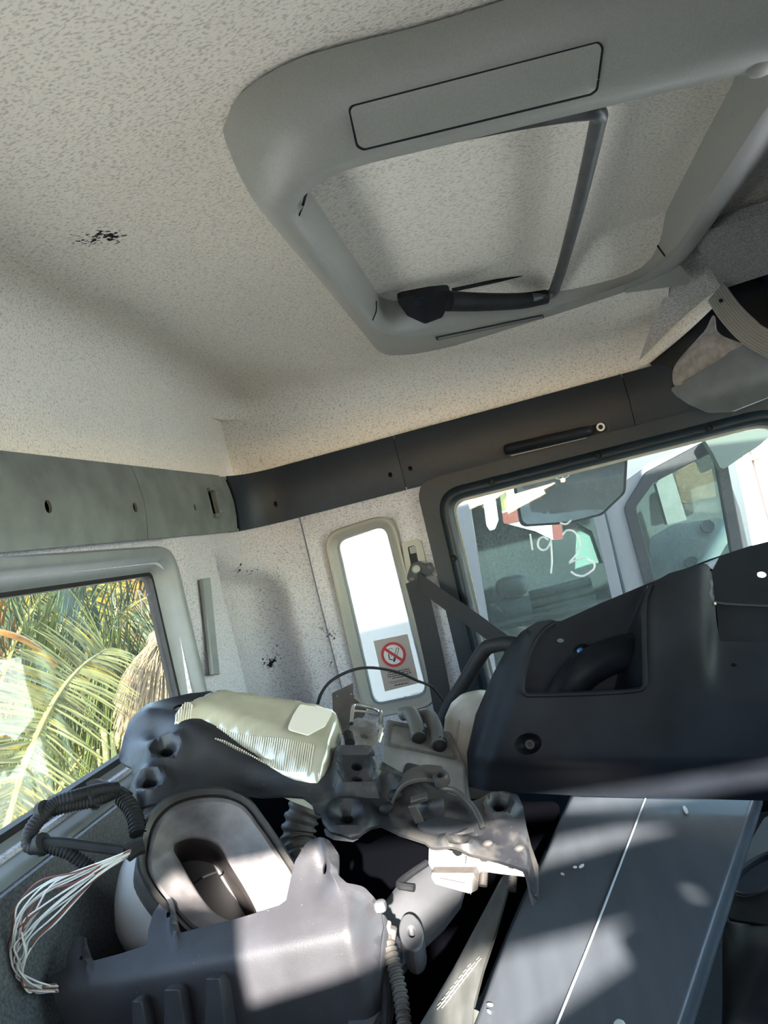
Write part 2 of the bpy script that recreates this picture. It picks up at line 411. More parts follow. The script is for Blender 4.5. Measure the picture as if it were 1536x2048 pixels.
def ringset(corners, r, prof, fr, n=7):
    """moulded frame: corners (bl, br, tr, tl) grown by each offset of prof [(offset, depth)], lofted"""
    sg = ((-1, -1), (1, -1), (1, 1), (-1, 1)); R = []
    for o, d in prof:
        c = [(q[0] + s[0] * o, q[1] + s[1] * o, max(.001, (q[2] if len(q) > 2 else r) + o)) for q, s in zip(corners, sg)]
        R.append([fr(a, b, d) for a, b in rnd(c, r, n)])
    return loft(R, False, False)
def grow(corners, r, o, n=7):
    sg = ((-1, -1), (1, -1), (1, 1), (-1, 1))
    return rnd([(q[0] + s[0] * o, q[1] + s[1] * o, max(.001, (q[2] if len(q) > 2 else r) + o)) for q, s in zip(corners, sg)], r, n)
# ================================================================== SETTING
XR, YS = -.55, 1.60            # rear wall, far side wall
ZB, ZT = 1.335, 1.454          # the trim strip's lower and upper edges
YN = -.30                      # near side wall (behind the camera, holds the panel with shaped sun gaps)
def zceil(x, y):
    zc = 1.60 - .155 * (x + .5)
    zc = max(1.455, zc + .03)
    t = min(1, max(0, (y - 1.12) / .48))
    return 1.655 - (1.655 - zc) * t ** 1.5
def zhead(x, y):
    r = .07
    a = max(0, r - (x - XR)) / r; b = max(0, r - (YS - y)) / r
    q = min(1, math.hypot(a, b))
    return max(1.4535, zceil(x, y) - (r if y < 1.2 else r * .75) * (1 - math.sqrt(max(0, 1 - q * q))))
def dense(a, b, n, m, r):
    return list(np.linspace(a, a + r, m, endpoint=False)) + list(np.linspace(a + r, b - r, n)) + list(np.linspace(b - r, b, m + 1)[1:])
xs = [XR + .07 * (1 - math.cos(math.pi / 2 * k / 10)) for k in range(10)] + list(np.linspace(XR + .07, .62, 50))
ys = list(np.linspace(YN, YS - .07, 70)) + [YS - .07 + .07 * math.sin(math.pi / 2 * k / 10) for k in range(1, 11)]
V = [Vector((x, y, zhead(x, y))) for y in ys for x in xs]; nx = len(xs)
Fc = [(j * nx + i, j * nx + i + 1, (j + 1) * nx + i + 1, (j + 1) * nx + i) for j in range(len(ys) - 1) for i in range(nx - 1) if not (xs[i] > .375 and ys[j] > 1.30)]
n0 = len(V); V2 = V + [v + Vector((0, 0, .05)) for v in V]
F2 = Fc + [tuple(i + n0 for i in f[::-1]) for f in Fc]
# skirts: upper wall fabric, from the cove down to the trim strip
struct('ceiling', (V2, F2), fab_ceil, smooth=60)
def skirt(row):
    up = [Vector(v) for v in row]; n = 6; V = []; Fc = []
    for v in up:
        for k in range(n + 1): V.append(Vector((v.x, v.y, v.z + (ZT - .004 - v.z) * k / n)))
    for i in range(len(up) - 1):
        for k in range(n): Fc.append((i * (n + 1) + k, (i + 1) * (n + 1) + k, (i + 1) * (n + 1) + k + 1, i * (n + 1) + k + 1))
    return V, Fc
struct('wall_rear_upper', skirt([V[j * nx] for j in range(len(ys))]), fab_ceil, smooth=60)
struct('wall_side_upper', skirt([V[(len(ys) - 1) * nx + i] for i in range(nx) if xs[i] < .385]), fab_ceil, smooth=60)

# --- wall path: rear wall -> rounded corner -> side wall; s runs along it
RC = .10
S1 = YS - RC; S2 = S1 + RC * math.pi / 2
def wp(s, z, d=0.0):
    """point on the wall path; d pushes into the cab"""
    if s < S1: return Vector((XR + d, s, z))
    if s < S2:
        a = (s - S1) / RC; c = Vector((XR + RC, S1, 0)); n = Vector((-math.cos(a), math.sin(a), 0))
        p = c + n * (RC - d); return Vector((p.x, p.y, z))
    return Vector((XR + RC + (s - S2), YS - d, z))
def ws(px, py):
    """(s,z) of a picture point on the wall path"""
    p = P(px, py, x=XR)
    if p.y < S1 and ray(px, py)[0] < 0: return (p.y, p.z)
    q = P(px, py, y=YS)
    if q.x > XR + RC: return (S2 + q.x - XR - RC, q.z)
    r = ray(px, py); best = None
    for k in range(61):
        a = k / 60 * math.pi / 2; c = (XR + RC - math.cos(a) * RC, S1 + math.sin(a) * RC)
        e = abs(r[0] * c[1] - r[1] * c[0])
        if best is None or e < best[0]: best = (e, a, c)
    return (S1 + best[1] * RC, CAM[2] + r[2] * best[2][1] / r[1])
def s_of_x(x): return S2 + x - XR - RC
def wallsheet(outline, holes=(), step=.02, d=None, th=.02):
    v, t = fill(outline, holes, step)
    D = d or (lambda s, z: 0)
    return solid(v, t, lambda s, z: wp(s, z, D(s, z)), lambda s, z: wp(s, z, D(s, z) - th))
# rear wall with its window and the moulded corner
seam_t, seam_b = ws(600, 1040), ws(690, 1400)
rw = [(.0, 1.035), (1.19, 1.035), (1.185, 1.30), (.0, 1.318)]
rwh = rnd([(-.05, 1.030, 0), (1.175, 1.030, .02), (1.190, 1.297, .035), (-.05, 1.328, 0)], .02, 5)
# the rim of the moulded corner recess
r0, r1, r2_, r3 = ws(432, 1098), ws(545, 1142), ws(585, 1260), ws(610, 1400)
def d_rear(s, z):
    e = 0
    top = r0[1] + (r1[1] - r0[1]) * (s - r0[0]) / (r1[0] - r0[0])
    rt = r1[0] + (r3[0] - r1[0]) * (r1[1] - z) / (r1[1] - r3[1])
    a = sstep(r0[0] - .012, r0[0] + .02, s) * (1 - sstep(rt - .035, rt + .02, s)) * sstep(top + .004, top - .035, z)
    e -= .058 * a
    e += .020 * math.exp(-((s - rt - .03) / .028) ** 2) * sstep(top + .02, top - .05, z)
    # fabric swells round the window
    dx = max(0, s - 1.19, -(s + .05)); dz = max(0, z - 1.31, 1.03 - z)
    e -= .014 * (1 - sstep(.02, .055, math.hypot(dx, dz)))
    return e
seam = [(seam_t[0] + (seam_b[0] - seam_t[0]) * k, ZB + (seam_b[1] - ZB) * k) for k in (0, .5, 1, 1.6)]
seamx = lambda z: seam_t[0] + (seam_b[0] - seam_t[0]) * (ZB - z) / (ZB - seam_b[1])
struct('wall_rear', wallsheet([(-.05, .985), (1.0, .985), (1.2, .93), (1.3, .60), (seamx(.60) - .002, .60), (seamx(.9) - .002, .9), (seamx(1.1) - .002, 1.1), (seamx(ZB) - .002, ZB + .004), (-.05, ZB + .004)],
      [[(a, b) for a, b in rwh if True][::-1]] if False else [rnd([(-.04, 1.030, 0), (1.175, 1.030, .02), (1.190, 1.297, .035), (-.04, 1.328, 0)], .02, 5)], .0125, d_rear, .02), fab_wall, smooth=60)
struct('wall_rear_lower', wallsheet([(-.3, .05), (1.29, .05), (1.29, .60), (1.195, .925), (1.10, .985), (1.02, 1.008), (-.3, 1.008)], (), .05, lambda s, z: .012, .02), wall_low, smooth=60)
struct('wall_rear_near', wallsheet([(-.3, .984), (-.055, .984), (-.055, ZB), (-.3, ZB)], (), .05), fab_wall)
# side pillar panel with the narrow window
nwo = [(-.377, .885), (-.238, .885), (-.238, 1.284), (-.372, 1.274)]
nw_out = rnd([(s_of_x(a) , b) for a, b in nwo], .028, 6)
def d_side(s, z):
    x0, x1, z0, z1 = s_of_x(-.385), s_of_x(-.235), .885, 1.283
    dd = math.hypot(max(0, x0 - s, s - x1), max(0, z0 - z, z - z1))
    e = -.016 * (1 - sstep(.004, .020, dd))
    e += .010 * math.exp(-((s - s_of_x(-.435)) / .02) ** 2) * (1 - sstep(1.20, 1.30, z)) * .8
    return e
DX0 = -.152
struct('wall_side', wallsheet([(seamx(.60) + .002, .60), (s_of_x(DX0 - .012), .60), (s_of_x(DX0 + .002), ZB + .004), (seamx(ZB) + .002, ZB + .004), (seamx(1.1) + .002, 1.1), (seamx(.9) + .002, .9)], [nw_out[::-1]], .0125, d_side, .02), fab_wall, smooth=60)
struct('wall_side_lower', wallsheet([(1.31, .05), (s_of_x(DX0 - .01), .05), (s_of_x(DX0 - .01), .596), (1.31, .596)], (), .08), wall_low)

# --- trim strips
def strip(name, s0, s1, mat, z0=ZB, z1=ZT, d=.012, holes=(), cut=None, step=.03):
    n = max(2, int((s1 - s0) / .03))
    o = [(s0 + (s1 - s0) * k / n, z0) for k in range(n + 1)] + [(s1 - (s1 - s0) * k / n, z1) for k in range(n + 1)]
    v, t = fill(o, holes, step)
    bulge = lambda z: d + .008 * math.sin(math.pi * (z - z0) / (z1 - z0))
    return struct(name, solid(v, t, lambda s, z: wp(s, z, bulge(z)), lambda s, z: wp(s, z, bulge(z) - .004)), mat, smooth=40)
def shole(px, py, r):
    s, z = ws(px, py); return ell(s, z, r * .85, r, n=14)
sA, sB, sC = ws(265, 1010)[0], ws(437, 1000)[0], ws(452, 1010)[0]
hol = ws(408, 1010)
struct('trim_backing', wallsheet([(-.3, ZB + .006), (seamx(ZB), ZB + .006), (s_of_x(.62), ZB + .006), (s_of_x(.62), ZT - .006), (-.3, ZT - .006)], (), .05, lambda s, z: .002, .004), rub)
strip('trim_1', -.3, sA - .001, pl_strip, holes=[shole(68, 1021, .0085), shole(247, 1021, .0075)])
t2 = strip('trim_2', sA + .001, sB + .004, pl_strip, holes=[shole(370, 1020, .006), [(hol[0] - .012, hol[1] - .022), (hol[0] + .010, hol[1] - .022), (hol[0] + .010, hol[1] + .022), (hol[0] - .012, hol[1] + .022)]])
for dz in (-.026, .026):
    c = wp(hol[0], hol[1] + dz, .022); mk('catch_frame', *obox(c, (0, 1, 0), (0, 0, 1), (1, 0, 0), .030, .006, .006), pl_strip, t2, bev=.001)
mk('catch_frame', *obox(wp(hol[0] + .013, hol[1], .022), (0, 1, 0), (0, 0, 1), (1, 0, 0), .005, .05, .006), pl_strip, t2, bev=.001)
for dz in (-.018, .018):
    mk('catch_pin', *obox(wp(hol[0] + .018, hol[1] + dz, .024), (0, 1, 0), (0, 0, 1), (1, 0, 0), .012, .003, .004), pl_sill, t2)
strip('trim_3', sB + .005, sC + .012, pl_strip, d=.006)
def spx(px): return s_of_x(P(px, 975 - (px - 500) * .25, y=YS).x)
X790 = s_of_x(P(800, 920, y=YS).x); X1262 = s_of_x(P(1262, 830, y=YS).x)
strip('trim_4', sC + .0135, X790 - .0007, pl_dark, holes=[shole(552, 1009, .006), shole(783, 950, .0055)])
strip('trim_5', X790 + .0007, X1262 - .001, pl_dark, d=.013, holes=[shole(823, 938, .0055)])
strip('trim_6', X1262 + .001, s_of_x(.62), pl_dark, d=.012)

# --- rear window
w1 = thing('window_1', None, None, (XR, .6, 1.03)); w1['kind'] = 'structure'
fi = [(-.035, 1.040, .012), (1.168, 1.036, .012), (1.172, 1.286, .014), (-.035, 1.312, .012)]
mk('window_frame', *ringset(fi, .014, [(0, -.046), (0, -.030), (.006, -.026), (.014, -.012), (.019, -.003), (.024, .002), (.034, .002), (.038, -.006), (.038, -.02)], lambda s, z, d: wp(s, z, d)), pl_sill, w1, smooth=50)
fj = rnd([(-.04, 1.048, 0), (1.160, 1.044, .01), (1.166, 1.280, .014), (-.04, 1.306, 0)], .02, 6)
v, t = fill(rnd([(-.045, 1.032, 0), (1.172, 1.028, .01), (1.178, 1.290, .014), (-.045, 1.318, 0)], .02, 6), [fj])
mk('gasket', *solid(v, t, lambda s, z: wp(s, z, -.030), lambda s, z: wp(s, z, -.046)), rub, w1)
v, t = fill(fj)
pane1 = mk('pane', *solid(v, t, lambda s, z: wp(s, z, -.036), lambda s, z: wp(s, z, -.040)), gl_rear, w1, smooth=0)
def stroke(pts, pl, r, h=0):
    q = [pl.hit(a, b, h) for a, b in pts]; return tube(q, r, 6, 5)
plr = Plane((XR - .032, 0, 1), (1, 0, 0)); faint = material('faint_chalk', (.30, .31, .30), .9)
mk('chalk_marks', *join(*[stroke(q, plr, .0009) for q in ([(237, 1170), (228, 1184), (227, 1205), (236, 1219), (251, 1226)], [(228, 1222), (252, 1227)], [(227, 1252), (240, 1254), (253, 1244)], [(275, 1178), (282, 1200), (284, 1226)], [(278, 1180), (290, 1194), (296, 1188)])]), faint, w1)
# pale slot trim beside the window
a, b = ws(401, 1162), ws(424, 1352)
def sl(px, py): return wp(*ws(px, py), .004)
gt = struct('trim_7', loft([[sl(393, 1160 + 0) , sl(409, 1158), sl(409, 1158) + Vector((.008, 0, 0)), sl(393, 1160) + Vector((.008, 0, 0))],
                        [sl(414, 1352), sl(428, 1352), sl(428, 1352) + Vector((.008, 0, 0)), sl(414, 1352) + Vector((.008, 0, 0))]]), pl_sill, bev=.002)
# --- narrow side window
w2 = thing('window_2', None, None, (-.30, YS, .89)); w2['kind'] = 'structure'
def xz(pts, r, n=6): return rnd(pts, r, n)
ni = [(-.374, .893), (-.246, .893), (-.246, 1.276), (-.366, 1.267)]
mk('window_frame', *ringset(ni, .026, [(0, -.036), (0, -.018), (.003, -.014), (.010, -.004), (.014, .001), (.019, .0015), (.022, -.004), (.022, -.02)], lambda x, z, d: Vector((x, YS - d, z))), pl_bezel, w2, smooth=50)
v, t = fill(xz([(-.376, .891), (-.244, .891), (-.244, 1.278), (-.368, 1.269)], .026), [xz([(-.370, .899), (-.251, .899), (-.251, 1.272), (-.362, 1.263)], .022)])
mk('gasket', *solid(v, t, lambda x, z: Vector((x, YS + .022, z)), lambda x, z: Vector((x, YS + .034, z))), pl_sill, w2)
v, t = fill(xz([(-.375, .892), (-.245, .892), (-.245, 1.277), (-.367, 1.268)], .026))
mk('pane', *solid(v, t, lambda x, z: Vector((x, YS + .026, z)), lambda x, z: Vector((x, YS + .030, z))), gl_clear, w2, smooth=0)
plw = Plane((0, YS + .025, 1), (0, -1, 0))
def mark(pts, r=.0005): return stroke(pts, plw, r)
gm = []
for (x0, y0, L) in [(822, 1389, 22), (824, 1393, 24), (824, 1398, 14), (826, 1402, 12), (828, 1407, 10), (806, 1401, 8), (808, 1413, 9)]:
    x = x0
    while x < x0 + L:
        d = random.uniform(1.2, 3.0); gm.append(mark([(x, y0 - (x - x0) * .22), (x + d, y0 - (x - x0 + d) * .22)], .0005)); x += d + 1.3
gm.append(mark(ell(841, 1395, 3, 3, n=10) + [ell(841, 1395, 3, 3, n=10)[0]], .0003)); gm.append(mark(ell(838, 1402, 3, 3, n=10) + [ell(838, 1402, 3, 3, n=10)[0]], .0003))
gm.append(mark([(807, 1395), (812, 1393)], .0007)); gm.append(mark([(809, 1396), (810, 1392)], .0007))
mk('glass_print', *join(*gm), ink, w2)

# --- door with its window
dr = thing('door_1', None, None, (.25, YS, .1)); dr['kind'] = 'structure'
WL, WR, WB, WT = -.100, .598, .74, 1.288
wo = rnd([(WL - .008, WB, .03), (WR, WB, .03), (WR, WT - .002, .085), (WL + .004, WT, .03)], .03, 7)
do = rnd([(DX0 - .022, .10, .01), (.70, .10, .01), (.70, ZB + .010, .09), (DX0 - .008, ZB + .010, .045)], .03, 7)
wc = [(WL - .008, WB, .03), (WR, WB, .03), (WR, WT - .002, .085), (WL + .004, WT, .03)]
fd = lambda x, z, d: Vector((x, YS - d, z))
v, t = fill(do, [grow(wc, .03, .028)])
mk('door_panel', *solid(v, t, lambda x, z: fd(x, z, .016), lambda x, z: fd(x, z, -.006)), pl_dark, dr, smooth=50, bev=.004)
mk('window_surround', *ringset(wc, .03, [(0, -.014), (0, .008), (.003, .020), (.009, .028), (.014, .029), (.020, .026), (.028, .016), (.029, .010)], fd), pl_dark, dr, smooth=50)
wi = rnd([(WL - .003, WB + .006, .03), (WR - .006, WB + .006, .03), (WR - .006, WT - .008, .08), (WL + .009, WT - .006, .026)], .03, 7)
v, t = fill(wo, [wi])
mk('window_seal', *solid(v, t, lambda x, z: Vector((x, YS + .000, z)), lambda x, z: Vector((x, YS + .016, z))), pl_bezel, dr)
v, t = fill(rnd([(WL - .005, WB + .003, .03), (WR - .003, WB + .003, .03), (WR - .003, WT - .005, .08), (WL + .006, WT - .003, .026)], .03, 7))
mk('pane', *solid(v, t, lambda x, z: Vector((x, YS + .008, z)), lambda x, z: Vector((x, YS + .012, z))), gl_door, dr, smooth=0)
pdw = Plane((0, YS + .0065, 1), (0, -1, 0))
mk('chalk_number', *join(*[stroke(q, pdw, .0020) for q in (
    [(1060, 1068), (1062, 1080), (1065, 1100)],
    [(1097, 1080), (1087, 1074), (1078, 1079), (1076, 1092), (1084, 1100), (1094, 1097), (1101, 1084), (1102, 1080), (1103, 1100), (1104, 1125), (1102, 1147)],
    [(1125, 1070), (1133, 1061), (1146, 1062), (1156, 1073), (1160, 1090), (1155, 1105), (1146, 1117), (1138, 1126), (1152, 1120), (1168, 1116)],
    [(1150, 1118), (1175, 1117), (1188, 1126), (1188, 1137), (1178, 1146)][1:],
    [(1142, 1143), (1152, 1150), (1166, 1152), (1178, 1146)],
    [(1120, 1046), (1132, 1048), (1142, 1041)])]), chalk, dr)
for (a, b) in [(1420, 856), (1197, 911), (907, 1117), (984, 964)]:
    c = P(a, b, y=YS - .032); mk('screw_recess', *ringpts(c, (0, -1, 0), [(.0010, -.004), (.0042, -.004), (.0060, .0006), (.0068, -.001), (.0068, -.006)], 14), rub, dr)
# grab handle on the strip above the door
gh = thing('grab_handle', 'black grab handle on the trim strip above the door window, cover missing at one end', 'handle', P(1110, 895, y=YS - .03))
plg = Plane((0, YS - .022, 1), (0, -1, 0))
mk('recess_plate', *slab(plg, rnd([(1010, 884), (1195, 838), (1220, 838), (1222, 862), (1200, 870), (1016, 913)], 10), th=.004), pl_dark, gh, bev=.0015)
mk('grip', *tube([plg.hit(1014, 899, .004), plg.hit(1030, 896, .016), plg.hit(1090, 883, .022), plg.hit(1160, 867, .020), plg.hit(1176, 862, .006)], .011, 12, 6, squash=1.0), pl_black, gh)
mk('grip_edge', *tube([plg.hit(1022, 912, .006), plg.hit(1090, 896, .010), plg.hit(1172, 876, .006)], .0012, 6, 4), pl_bezel, gh)
mk('end_socket', *slab(plg.off(.004), rnd([(1168, 856), (1210, 842), (1216, 862), (1175, 874)], 6), th=.006), rub, gh, bev=.0015)
c = plg.hit(1200, 855, .010); mk('washer', *ringpts(c, (0, -1, 0), [(.0048, -.002), (.0048, .001), (.0084, .001), (.0086, -.002)], 20), paper_w, gh)
mk('bolt_hole', *ringpts(c, (0, -1, 0), [(.0001, -.001), (.0050, -.0015), (.0050, -.004)], 14), rub, gh)

# --- seat belt on the pillar
sb = thing('seat_belt', 'black seat belt hanging from its height adjuster between narrow window and door', 'seat belt', P(860, 1400, y=YS - .03))
plb = Plane((0, YS - .004, 1), (0, -1, 0))
mk('adjuster_plate', *slab(plb, rnd([(803, 1086), (832, 1077), (843, 1084), (852, 1125), (850, 1150), (822, 1180), (812, 1140)], 5), [rnd([(815, 1094), (830, 1090), (840, 1140), (824, 1142)], 4)], th=.004), pl_bezel, sb, bev=.001)
mk('adjuster_slot', *slab(plb.off(-.002), rnd([(812, 1090), (833, 1086), (843, 1142), (822, 1145)], 3), th=.002), rub, sb)
mk('slot_cap', *slab(plb.off(.001), rnd([(818, 1095), (831, 1091), (834, 1105), (821, 1108)], 2), th=.003), pl_sill, sb)
mk('anchor_ring', *slab(plb.off(.016), rnd([(822, 1128), (836, 1122), (850, 1128), (862, 1124), (868, 1136), (862, 1148), (840, 1160), (824, 1168), (813, 1158), (816, 1146)], 7), [ell(857, 1134, 5, 4), ell(824, 1158, 5, 4)], th=.006), pl_dark, sb, bev=.0015)
mk('anchor_bolt', *ringpts(plb.hit(834, 1137, .016), (0, -1, 0), [(.009, 0), (.009, .005), (.0065, .007), (.0060, .005), (.0001, .005)], 16), pl_bezel, sb)
wb = [plb.hit(a, b, h) for a, b, h in [(838, 1160, .020), (900, 1200, .05), (960, 1235, .09), (1040, 1285, .14)]]
def strap(pts, wid, wdir, th=.0015):
    pts = cat_rom(pts, 6); wdir = Vector(wdir).normalized() * wid / 2; R = []
    for i, p in enumerate(pts):
        p = Vector(p); a = Vector(pts[max(0, i - 1)]); b = Vector(pts[min(len(pts) - 1, i + 1)]); n = (b - a).cross(wdir).normalized() * th / 2
        R.append([p - wdir - n, p + wdir - n, p + wdir + n, p - wdir + n])
    return loft(R)
mk('lap_strap', *strap(wb, .042, (.12, 0, 1)), belt_m, sb)
mk('shoulder_strap', *strap([plb.hit(a, b, h) for a, b, h in [(832, 1158, .020), (850, 1230, .014), (872, 1330, .012), (895, 1450, .012), (925, 1580, .012)]], .043, (1, .1, .15)), belt_m, sb)
# no smoking sticker
pls = Plane((0, YS + .0254, 1), (0, -1, 0))
stk = thing('no_smoking_sticker', 'grey no smoking sticker with a red ring on the narrow window', 'sticker', pls.hit(790, 1385))
mk('backing', *slab(pls, [(747, 1282), (815, 1268), (838, 1366), (770, 1383)], th=.0004), paper, stk)
U = (P(815, 1268, y=YS) - P(747, 1282, y=YS)).normalized(); Vv = (P(770, 1383, y=YS) - P(747, 1282, y=YS)).normalized()
p2 = pls.off(.0005); cc = p2.hit(787, 1309)
def circ(c, r0, r1, n=36):
    V = []; 
    for k in range(n):
        a = 2 * math.pi * k / n; e = U * math.cos(a) + Vv * math.sin(a); V += [c + e * r0, c + e * r1]
    return V, [(2 * k, 2 * k + 1, (2 * k + 3) % (2 * n), (2 * k + 2) % (2 * n)) for k in range(n)]
O4 = Vector((0, -.0004, 0))
def disc(c, r, n=32): return [c + (U * math.cos(2 * math.pi * k / n) + Vv * math.sin(2 * math.pi * k / n)) * r for k in range(n)], [tuple(range(n))]
mk('white_disc', *disc(cc, .0265), paper_w, stk, smooth=0)
mk('red_ring', *circ(cc + O4, .0215, .0275), red_ink, stk, smooth=0)
def bar(a, b, wd, off=3):
    a = cc + U * a[0] + Vv * a[1] + O4 * off; b = cc + U * b[0] + Vv * b[1] + O4 * off
    n = (b - a).cross(Vector((0, 1, 0))).normalized() * wd / 2; return [a - n, a + n, b + n, b - n], [(0, 1, 2, 3)]
mk('red_bar', *bar((-.0165, -.0165), (.0165, .0165), .0062, 3), red_ink, stk, smooth=0)
cig = []
for a, b, wd in [((.010, -.013), (-.001, .007), .0012), ((.015, -.011), (.004, .009), .0012), ((.010, -.013), (.015, -.011), .0012), ((.0015, .007), (-.001, .013), .0045), ((-.010, -.004), (-.011, .008), .0022), ((-.011, .008), (-.004, .011), .0022), ((-.004, .013), (.000, .015), .003),
                 ((-.009, -.014), (-.003, -.015), .001), ((-.003, -.015), (.002, -.011), .001), ((-.013, -.009), (-.009, -.014), .001), ((-.004, -.006), (-.006, .004), .001)]:
    cig.append(bar(a, b, wd, 2))
mk('cigarette_print', *join(*cig), ink, stk, smooth=0)
tx = []
for row, (yy, hw, hh) in enumerate([(.037, .024, .0020), (.0415, .026, .0020), (.046, .027, .0020), (.0505, .017, .0020), (.058, .027, .0010), (.061, .022, .0010), (.0665, .016, .0022)]):
    x = -hw
    while x < hw:
        L = random.uniform(.002, .0065); L = min(L, hw - x)
        tx.append(bar((x + .003, yy), (x + L + .003, yy), hh, 1)); x += L + .0011
mk('small_print', *join(*tx), ink, stk, smooth=0)

# ================================================================== ROOF HATCH
rh = thing('roof_hatch', 'grey moulded roof hatch surround with fabric panel and folded crank bar', 'hatch', (.12, .9, 1.575))
def zring(pts, z, n):   # closed smooth ring of n points on height z
    q = [np.array(P(a, b, z=z if not callable(z) else z(a, b))) for a, b in pts]
    q = cat_rom(q, 8, True); A = np.array(q + [q[0]])
    s = np.cumsum([0] + [np.linalg.norm(A[i + 1] - A[i]) for i in range(len(A) - 1)])
    return A, s
def rings_from(corner_lists, z, per):
    """corner_lists: four polylines (near, right, far, left) each start..end in picture points; returns ring sampled `per` per side"""
    out = []
    for pl_ in corner_lists:
        q = [np.array(P(a, b, z=z)) for a, b in pl_]; q = cat_rom(q, 6); A = np.array(q)
        s = np.cumsum([0] + [np.linalg.norm(A[i + 1] - A[i]) for i in range(len(A) - 1)])
        for k in range(per):
            t = s[-1] * k / per; out.append(Vector([np.interp(t, s, A[:, i]) for i in range(3)]))
    return out
per = 24
outer = rings_from([[(470, 238), (505, 198), (590, 150), (700, 116), (860, 76), (1110, 0), (1500, -110), (1620, -130)],
                    [(1620, -130), (1700, -100), (1715, -20), (1560, 215), (1360, 500), (1340, 527)],
                    [(1340, 527), (1300, 556), (1245, 582), (1100, 628), (930, 672), (830, 690), (770, 688), (744, 674)],
                    [(744, 674), (730, 655), (640, 540), (540, 418), (470, 325), (452, 292), (456, 262), (470, 238)]], 1.640, per)
lip = rings_from([[(583, 408), (615, 366), (690, 326), (880, 280), (1190, 206), (1440, 148), (1530, 130), (1560, 120)],
                  [(1560, 120), (1590, 122), (1590, 150), (1520, 236), (1370, 470), (1332, 516)],
                  [(1332, 516), (1290, 549), (1240, 572), (1100, 615), (930, 657), (840, 673), (775, 672), (750, 660)],
                  [(750, 660), (738, 645), (690, 580), (640, 512), (590, 450), (576, 430), (577, 418), (583, 408)]], 1.578, per)
fabr = rings_from([[(600, 375), (640, 345), (760, 300), (900, 262), (1190, 190), (1420, 128), (1450, 122), (1462, 125)],
                   [(1462, 125), (1468, 135), (1460, 155), (1400, 275), (1330, 415), (1308, 462)],
                   [(1308, 462), (1290, 485), (1240, 503), (1090, 540), (950, 568), (850, 588), (790, 595), (772, 592)],
                   [(772, 592), (760, 586), (720, 525), (680, 465), (640, 403), (624, 382), (610, 375), (600, 375)]], 1.643, per)
lip = [l for l in lip]
mid = [o.lerp(l, .22) for o, l in zip(outer, lip)]; mid2 = [o.lerp(l, .55) for o, l in zip(outer, lip)]; mid3 = [o.lerp(l, .85) for o, l in zip(outer, lip)]; mid0 = [o.lerp(l, .06) for o, l in zip(outer, lip)]
for m_, z_ in ((mid0, 1.622), (mid, 1.600), (mid2, 1.584), (mid3, 1.577)):
    for p in m_: p.z = z_
lipin = [l.lerp(f, .12) for l, f in zip(lip, fabr)]
for p in lipin: p.z = 1.579
lip2 = [l.lerp(f, .30) for l, f in zip(lip, fabr)]
for p in lip2: p.z = 1.590
back = [Vector((o.x, o.y, 1.652)) for o in outer]; fb2 = [Vector((p.x, p.y, 1.652)) for p in fabr]
g = loft([back, outer, mid0, mid, mid2, mid3, lip, lipin, lip2, fabr, fb2], False, False)
mk('surround', *g, pl_bezel, rh, smooth=50)
mk('edge_seal', *tube([Vector((q.x, q.y, 1.636)) for q in outer[74:92]], .0034, 8, 0), fab_dark, rh, smooth=60)
# fabric hatch lining
cen = sum(fabr, Vector()) / len(fabr)
big = [cen + (p - cen) * 1.05 for p in fabr]
v, t = fill([(p.x, p.y) for p in big], (), .03)
fold = P(1105, 330, z=1.64).x
def zl(x, y): return 1.6375 - .004 * sstep(fold - .03, fold + .01, x) + .003 * sstep(fold + .02, fold + .06, x)
mk('hatch_lining', *solid(v, t, lambda a, b: Vector((a, b, zl(a, b))), lambda a, b: Vector((a, b, zl(a, b) + .006))), fab_ceil, rh, smooth=60)
# lamp cover set into the near bar: plate following the bar's surface
from mathutils.bvhtree import BVHTree
bv = BVHTree.FromPolygons([tuple(p) for p in g[0]], g[1])
def onbar(px, py, h=0):
    r = Vector(ray(px, py)).normalized(); loc, n, i, d = bv.ray_cast(Vector(CAM), r)
    if loc is None: return P(px, py, z=1.58)
    return loc - r * h
lc = rnd([(699, 215), (1196, 86), (1203, 96), (1192, 178), (1180, 187), (728, 297), (716, 290)], 14, 5)
v, t = fill(lc, (), 22)
mk('lamp_cover', *solid(v, t, lambda a, b: onbar(a, b, .0035), lambda a, b: onbar(a, b, -.001)), pl_bezel, rh, smooth=50)
lo = rnd([(695, 212), (1199, 82), (1208, 94), (1196, 181), (1183, 191), (726, 302), (712, 294)], 14, 5)
v, t = fill(lo, [lc], 22)
mk('cover_gap', *solid(v, t, lambda a, b: onbar(a, b, .0008), lambda a, b: onbar(a, b, -.001)), rub, rh)
lc2 = rnd([(870, 674), (1085, 629), (1090, 635), (874, 681)], 2)
v, t = fill(lc2, (), 22)
mk('far_lamp_cover', *solid(v, t, lambda a, b: onbar(a, b, .0025), lambda a, b: onbar(a, b, -.001)), rub, rh)
lc3 = rnd([(875, 676), (1083, 632), (1086, 635), (878, 679)], 1)
v, t = fill(lc3, (), 22)
mk('far_cover_face', *solid(v, t, lambda a, b: onbar(a, b, .004), lambda a, b: onbar(a, b, .001)), pl_sill, rh)
for q in ([(612, 388), (606, 410), (598, 430)], [(752, 602), (752, 622), (745, 640)], [(1308, 478), (1318, 496), (1330, 512)]):
    mk('moulding_seam', *tube([onbar(a, b, .001) for a, b in q], .0014, 6, 4), rub, rh)
